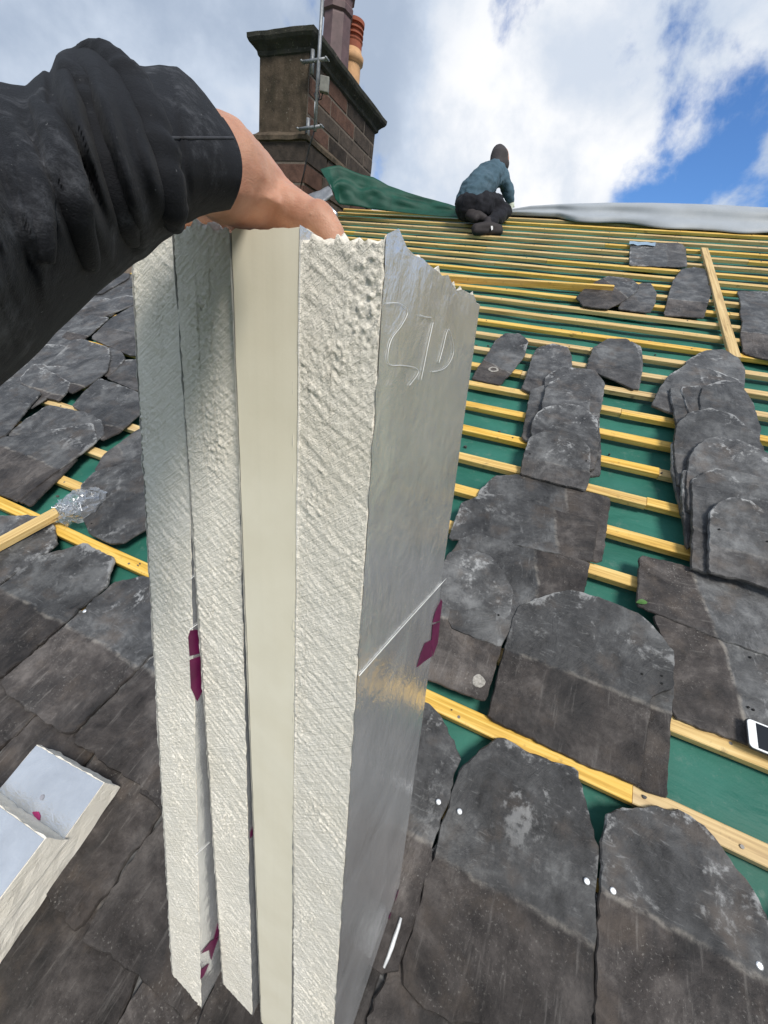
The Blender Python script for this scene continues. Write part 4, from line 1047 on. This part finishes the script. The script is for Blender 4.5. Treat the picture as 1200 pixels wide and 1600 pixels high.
# rendered face towards the eaves
bm = bmesh.new(); bbox(bm, CX0 - .004, CX1 + .002, CY0 - .012, CY0 + .0, CZS + .06, CZT, .004); bmobj('render_coat', bm, RENDER, None, chim)
rc = random.Random(4)
def blocks(x0, x1, y0, y1, z0, z1, n, side):
    hz = (z1 - z0) / n
    for i in range(n):
        y = y0; off = rc.uniform(.12, .36)
        first = True
        while y < y1 - .01:
            L = off if first and i % 2 else rc.uniform(.42, .72); first = False
            e = min(y + L, y1)
            if y1 - e < .10: e = y1
            g_ = .011; za, zb_ = z0 + i * hz + g_, z0 + (i + 1) * hz - g_
            bm = bmesh.new()
            pr = rc.uniform(-.003, .003)
            if side == 'x': bbox(bm, x1 - .03, x1 + pr, y + g_, e - g_, za, zb_, .006)
            else: bbox(bm, y + g_, e - g_, x0 - pr, x0 + .03, za, zb_, .006)
            bmobj('stone_block', bm, STONE if (y < y0 + .5 and rc.random() < .75) or rc.random() < .15 else STONED, None, chim); y = e
blocks(CX0, CX1, CY0 + .015, CY1, CZS + .075, CZT - .005, 4, 'x')
blocks(CX0, CX1 + .05, CY0 - .045, CY1 + .04, CZS - .95, CZS - .005, 5, 'x')
box('base_course', CX0 - .03, CX1 + .03, CY0 - .03, CY1 + .03, CZS - 1.6, CZS, MORTAR, None, chim)
blocks(CY0 - .035, 0, CX0 - .03, CX1 + .03, CZS - .95, CZS - .005, 5, 'y')
def band(name, prof_, mat_):
    """moulded band round the stack: (overhang, z)"""
    vs = []; fs = []
    n = 14
    for (o_, z) in prof_:
        c = [(CX0 - o_, CY0 - o_), (CX1 + o_, CY0 - o_), (CX1 + o_, CY1 + o_), (CX0 - o_, CY1 + o_)]
        for k in range(4):
            a_, b_ = Vector(c[k]), Vector(c[(k + 1) % 4])
            for i in range(n):
                p = a_.lerp(b_, i / n); q = noise.noise(Vector((p.x * 7, p.y * 7, z * 9))) * .010
                vs.append((p.x + q, p.y - q, z + noise.noise(Vector((p.x * 6, p.y * 6, z * 5 + 4))) * .012))
    m_ = 4 * n
    for r in range(len(prof_) - 1):
        for i in range(m_): fs.append((r * m_ + i, r * m_ + (i + 1) % m_, (r + 1) * m_ + (i + 1) % m_, (r + 1) * m_ + i))
    fs.append(tuple(range(m_))[::-1]); fs.append(tuple((len(prof_) - 1) * m_ + i for i in range(m_)))
    return meshobj(name, vs, fs, mat_, None, chim)
band('coping', [(.0, CZT - .03), (.022, CZT - .012), (.028, CZT + .02), (.055, CZT + .05), (.085, CZT + .075), (.100, CZT + .10), (.102, CZT + .135), (.05, CZT + .165), (-.1, CZT + .19)], COPE)
band('string_course', [(.036, CZS - .012), (.062, CZS - .008), (.066, CZS + .028), (.03, CZS + .055), (.004, CZS + .085)], RENDER)
def potpos(px, py, x=-3.55):
    d = ray(px, py); t = x / d.x; return CAM + d * t
PLUM = simple('plum_clay', (0.115, 0.07, 0.072), .6, 0, 9, .35, .3); BUFF = simple('buff_clay', (0.52, .30, .15), .75, 0, 12, .2, .3); TERRA = simple('terracotta', (0.30, .085, .045), .8, 0, 14, .25, .3)
zt = CZT + .17
p1 = potpos(524, 80); p2 = potpos(549, 100)
pot1 = lathe('chimney_pot', [(.19, 0), (.178, .05), (.162, .56), (.158, .58), (.182, .60), (.182, .65), (.166, .67), (.166, .73), (.196, .75), (.205, .84), (.18, .88), (.13, .885)], PLUM, Matrix.Translation((-3.55, p1.y, zt)) @ Matrix.Rotation(.2, 4, 'Z'), chim, 8, False)
pot1['label'] = 'tall plum coloured octagonal chimney pot'
pot2 = lathe('chimney_pot', [(.15, 0), (.125, .03), (.118, .36), (.118, .37), (.145, .385), (.148, .44), (.128, .455), (.112, .50)], BUFF, Matrix.Translation((-3.55, p2.y, zt)), chim, 28)
pot2['label'] = 'round buff chimney pot with terracotta louvred cowl'
lathe('cowl', [(.112, .50), (.112, .56), (.120, .575), (.120, .585), (.100, .59), (.100, .615), (.120, .62), (.120, .635), (.100, .64), (.100, .665), (.120, .67), (.120, .685), (.100, .69), (.100, .715), (.124, .72), (.124, .755), (.05, .775)], TERRA, Matrix.Translation((-3.55, p2.y, zt)), pot2, 28, False)
# lead flashing and a cut pipe at the foot
def quadsheet(name, A, B, n, th, mat_, parent, amp, seed, label=None):
    """loose sheet between polylines A and B"""
    def lerpl(L, t):
        k = min(int(t * (len(L) - 1)), len(L) - 2); return Vector(L[k]).lerp(Vector(L[k + 1]), t * (len(L) - 1) - k)
    nu_, nv_ = n; vs = []; sd = Vector((seed, seed * .7, 0))
    for j in range(nv_ + 1):
        for i in range(nu_ + 1):
            t, s = i / nu_, j / nv_; p = lerpl(A, t).lerp(lerpl(B, t), s); e = math.sin(math.pi * s) * .8 + .2
            d = amp * (noise.noise(Vector((t * 5, s * 2, 0)) + sd) + .12 * noise.noise(Vector((t * 17, s * 6, 2)) + sd) + 1.0 * abs(noise.noise(Vector((t * 5 + s * 3, s * 2 - t * 3, 5)) + sd)) - .3) * e
            vs.append(p + Vector((.15, -1, .35)) * d)
    fs = [(j * (nu_ + 1) + i, j * (nu_ + 1) + i + 1, (j + 1) * (nu_ + 1) + i + 1, (j + 1) * (nu_ + 1) + i) for j in range(nv_) for i in range(nu_)]
    o = meshobj(name, vs, fs, mat_, None, parent, True); mod = o.modifiers.new('t', 'SOLIDIFY'); mod.thickness = th; return o
def rayY(px, py, Y): d = ray(px, py); return CAM + d * (Y / d.y)
quadsheet('flashing', [rayY(468, 312, 4.56), rayY(500, 300, 4.60), rayY(517, 291, 4.66)], [rayY(470, 332, 4.50), rayY(505, 318, 4.54), rayY(521, 306, 4.60)], (14, 5), .02, LEAD, chim, .02, 3)
pp = rayY(500, 312, 4.66); pq = rayY(524, 337, 4.42)
pipe = tube('pipe', [pp, pp.lerp(pq, .5), pq], .032, ZINC, None, 16); tag(pipe, 'short grey pipe end poking out by the chimney foot', 'pipe')
# aerial mast on brackets
OLDZ = simple('weathered_steel', (0.24, 0.25, 0.26), 0.55, 0.55, 40, 0.35, 0.2)
mx = CX1 + .01; my = CY0 - .10
def mpt(px, py): return rayY(px, py, my)
mast = empty('aerial_mast', mpt(492, 205), 'galvanised aerial mast clamped to the chimney corner', 'mast')
a0, a1 = mpt(492, 205), mpt(506, -45)
tube('pole', [a0, a0.lerp(a1, .5), a1], .017, OLDZ, mast, 12)
tube('second_pole', [mpt(497, 95), mpt(501, 30), mpt(504, -45)], .009, OLDZ, mast, 10)
for (x0, y0, x1, y1) in ((473, 97, 511, 92), (467, 202, 503, 197)):
    p, q = mpt(x0, y0), mpt(x1, y1); tube('bracket_arm', [p, p.lerp(q, .5), q], .016, OLDZ, mast, 8)
    c = rayY((x0 + x1) / 2 - 4, y0, CY0 - .02); tube('wall_bracket', [c + Vector((0, 0, -.09)), c, c + Vector((0, 0, .09))], .020, OLDZ, mast, 8)
    tube('bracket_stub', [p.lerp(q, .35), rayY(x0 + 12, y0, CY0 + .01)], .013, OLDZ, mast, 8)
    for e in (p, q): tube('bolt', [e + Vector((0, -.03, 0)), e + Vector((0, .03, 0))], .010, OLDZ, mast, 6)
c = mpt(507, 133); bm = bmesh.new(); bbox(bm, -.045, .045, -.03, .03, -.06, .06, .008); bmobj('junction_box', bm, simple('grey_box', (.16, .16, .14), .6, 0, 30, .3, .2), Matrix.Translation(c) @ Matrix.Rotation(.5, 4, 'Z'), mast)
tube('cable_loop', [mpt(505, 142), mpt(502, 155), mpt(494, 158), mpt(491, 146), mpt(496, 140), mpt(500, 150), mpt(494, 165), mpt(494, 180)], .006, BLACKP, mast, 6)
tube('connector', [mpt(494, 160), mpt(493, 178)], .017, simple('pale_tube', (.5, .52, .53), .5, 0, 20, .1, 0), mast, 10)
tube('down_cable', [mpt(492, 200), mpt(489, 212), rayY(485, 225, CY0 - .09), rayY(481, 240, CY0 - .06), rayY(476, 265, CY0 - .05), rayY(470, 290, CY0 - .05)], .007, BLACKP, mast, 6)

# ------------------------------------------------------------------ loose sheets at the ridge
GD = simple('shaded_membrane', (0.007, 0.060, 0.040), 0.6, 0, 6, 0.3, 0.3, 0.006, 0.3)  # green membrane again, colour darkened so the flap's shade is painted in
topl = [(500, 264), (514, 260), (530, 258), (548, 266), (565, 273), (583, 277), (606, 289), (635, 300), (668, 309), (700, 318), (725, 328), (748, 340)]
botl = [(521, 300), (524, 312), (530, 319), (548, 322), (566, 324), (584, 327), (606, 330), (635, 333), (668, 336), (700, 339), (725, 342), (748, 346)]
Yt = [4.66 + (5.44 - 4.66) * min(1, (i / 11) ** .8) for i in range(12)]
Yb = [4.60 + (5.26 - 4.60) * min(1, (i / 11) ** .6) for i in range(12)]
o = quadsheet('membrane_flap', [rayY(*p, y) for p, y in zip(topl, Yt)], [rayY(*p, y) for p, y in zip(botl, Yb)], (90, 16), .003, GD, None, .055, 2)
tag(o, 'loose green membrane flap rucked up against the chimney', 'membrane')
# grey sheet over the ridge
rs2 = random.Random(6); vs = []; nu_, nv_ = 150, 22
bl = [(786, 334), (830, 334), (900, 345), (1000, 352), (1100, 361), (1200, 364), (1300, 372)]
tl = [(786, 331), (830, 322), (880, 318), (950, 316), (1020, 316), (1100, 318), (1200, 323), (1300, 330)]
fb_ = lambda L, x: float(np.interp(x, [p[0] for p in L], [p[1] for p in L]))
for i in range(nu_ + 1):
    t = i / nu_; px = 786 + (1450 - 786) * t
    vb = uv(px, fb_(bl, px) + 1.5 * math.sin(px * .05) , .012); B0 = pt(vb[0], min(vb[1], VR - .06), .012)
    T0 = rayY(px, fb_(tl, px), YR + .06)
    for j in range(nv_ + 1):
        s = j / nv_
        if s < .75:
            q = s / .75; p = B0.lerp(T0, q); bul = math.sin(math.pi * q)
            p = p + Vector((0, -1, .2)) * (.05 * bul + .028 * math.sin(q * 9 + t * 3) * bul + .016 * noise.noise(Vector((t * 4, q * 2.0, 1))) * bul + .004 * noise.noise(Vector((t * 16, q * 4, 4))))
        else:
            q = (s - .75) / .25; p = T0 + Vector((0, .45 * q, -.42 * q * q - .02 * q))
        vs.append(p)
fs = [(i * (nv_ + 1) + j, (i + 1) * (nv_ + 1) + j, (i + 1) * (nv_ + 1) + j + 1, i * (nv_ + 1) + j + 1) for i in range(nu_) for j in range(nv_)]
gs = meshobj('grey_membrane', vs, fs, GREYS, None, None, True); gs.modifiers.new('t', 'SOLIDIFY').thickness = .003
tag(gs, 'pale grey roofing sheet draped along the ridge', 'membrane')

# ------------------------------------------------------------------ roofer kneeling near the ridge
ft = pt(*uv(760, 362, 0.03), 0.03); D0 = (ft - CAM).dot(FWD)
wk = empty('person', ft, 'roofer in blue sweatshirt and dark hood kneeling near the ridge, back turned', 'person')
def W(px, py, dd=0.0): return at(px, py, D0 + dd)
SWEAT = make_fabric('blue_sweatshirt', (0.056, 0.100, 0.132), 0.12, .22); TROUS = make_fabric('black_trousers', (0.010, 0.010, 0.014), 0.05, .22)
HOOD = make_fabric('grey_hood', (0.045, 0.040, 0.042), 0.0, .25); SHOE = simple('dark_shoe', (0.018, .013, .014), .75, 0, 40, .3, .3)
GLOVE = simple('pale_glove', (0.62, .66, .55), .8, 0, 40, .1, .2)
blob('head', [(W(779, 262, .30), .055, W(782, 248, .30), .085), (W(783, 244, .30), .082, W(785, 252, .34), .075), (W(786, 256, .36), .05, W(786, 260, .37), .045)], .014, SKIN, wk, 3)
blob('hood', [(W(777, 253, .28), .082, W(780, 246, .29), .098), (W(780, 245, .30), .097, W(779, 239, .30), .078), (W(776, 260, .26), .07, W(785, 258, .30), .075), (W(779, 240, .30), .066, W(779, 237, .30), .045)], .012, HOOD, wk, 3)
torso = [(W(738, 312, .12), .155, W(747, 296, .15), .160), (W(747, 296, .15), .160, W(762, 279, .22), .150), (W(762, 279, .22), .150, W(771, 272, .26), .125), (W(771, 270, .26), .11, W(778, 263, .28), .075),
         (W(728, 316, .16), .12, W(737, 302, .14), .14), (W(752, 280, .12), .10, W(783, 277, .34), .085), (W(740, 306, .22), .13, W(757, 290, .27), .13)]
torso += [(W(785, 278, .32), .075, W(793, 296, .36), .062), (W(793, 296, .36), .062, W(797, 312, .40), .050)]      # arm at the right
torso += [(W(755, 280, .45), .075, W(765, 305, .62), .06), (W(765, 305, .62), .06, W(785, 322, .66), .048)]          # far arm
blob('sweatshirt', torso, .011, SWEAT, wk, 4, .016, 13)
blob('glove', [(W(797, 313, .40), .036, W(798, 319, .42), .040), (W(798, 319, .42), .038, W(797, 326, .43), .026), (W(800, 318, .42), .020, W(803, 323, .44), .012), (W(795, 322, .43), .016, W(794, 328, .45), .011)], .008, GLOVE, wk, 2)
blob('far_glove', [(W(785, 322, .66), .038, W(790, 328, .68), .030)], .01, GLOVE, wk, 2)
legs = [(W(733, 322, .12), .145, W(748, 319, .14), .145), (W(745, 322, .10), .125, W(768, 320, .18), .105), (W(768, 320, .18), .105, W(787, 331, .26), .085), (W(788, 331, .26), .080, W(778, 340, .14), .072), (W(778, 340, .14), .072, W(764, 349, .05), .058),
        (W(731, 324, .22), .13, W(748, 333, .42), .10), (W(748, 333, .42), .10, W(742, 336, .16), .075), (W(770, 318, .22), .06, W(778, 310, .22), .050)]
blob('trousers', legs, .011, TROUS, wk, 4, .014, 13)
blob('shoe', [(W(743, 357, .0), .046, W(762, 354, .0), .050), (W(762, 354, .0), .050, W(779, 358, .02), .044), (W(743, 361, .0), .040, W(780, 362, .02), .040), (W(762, 350, .02), .04, W(762, 346, .04), .045)], .010, SHOE, wk, 3)
blob('shoe', [(W(733, 332, .08), .050, W(748, 338, .06), .050), (W(748, 338, .06), .050, W(756, 342, .06), .042), (W(732, 336, .08), .04, W(742, 342, .05), .042)], .010, SHOE, wk, 3)
meshobj('shoe_label', [W(767, 353, -.052), W(770, 353, -.052), W(770.5, 358, -.050), W(768, 360, -.050)], [(0, 1, 2, 3)], simple('shoe_white', (.6, .6, .6), .6, bmp=0), None, wk)
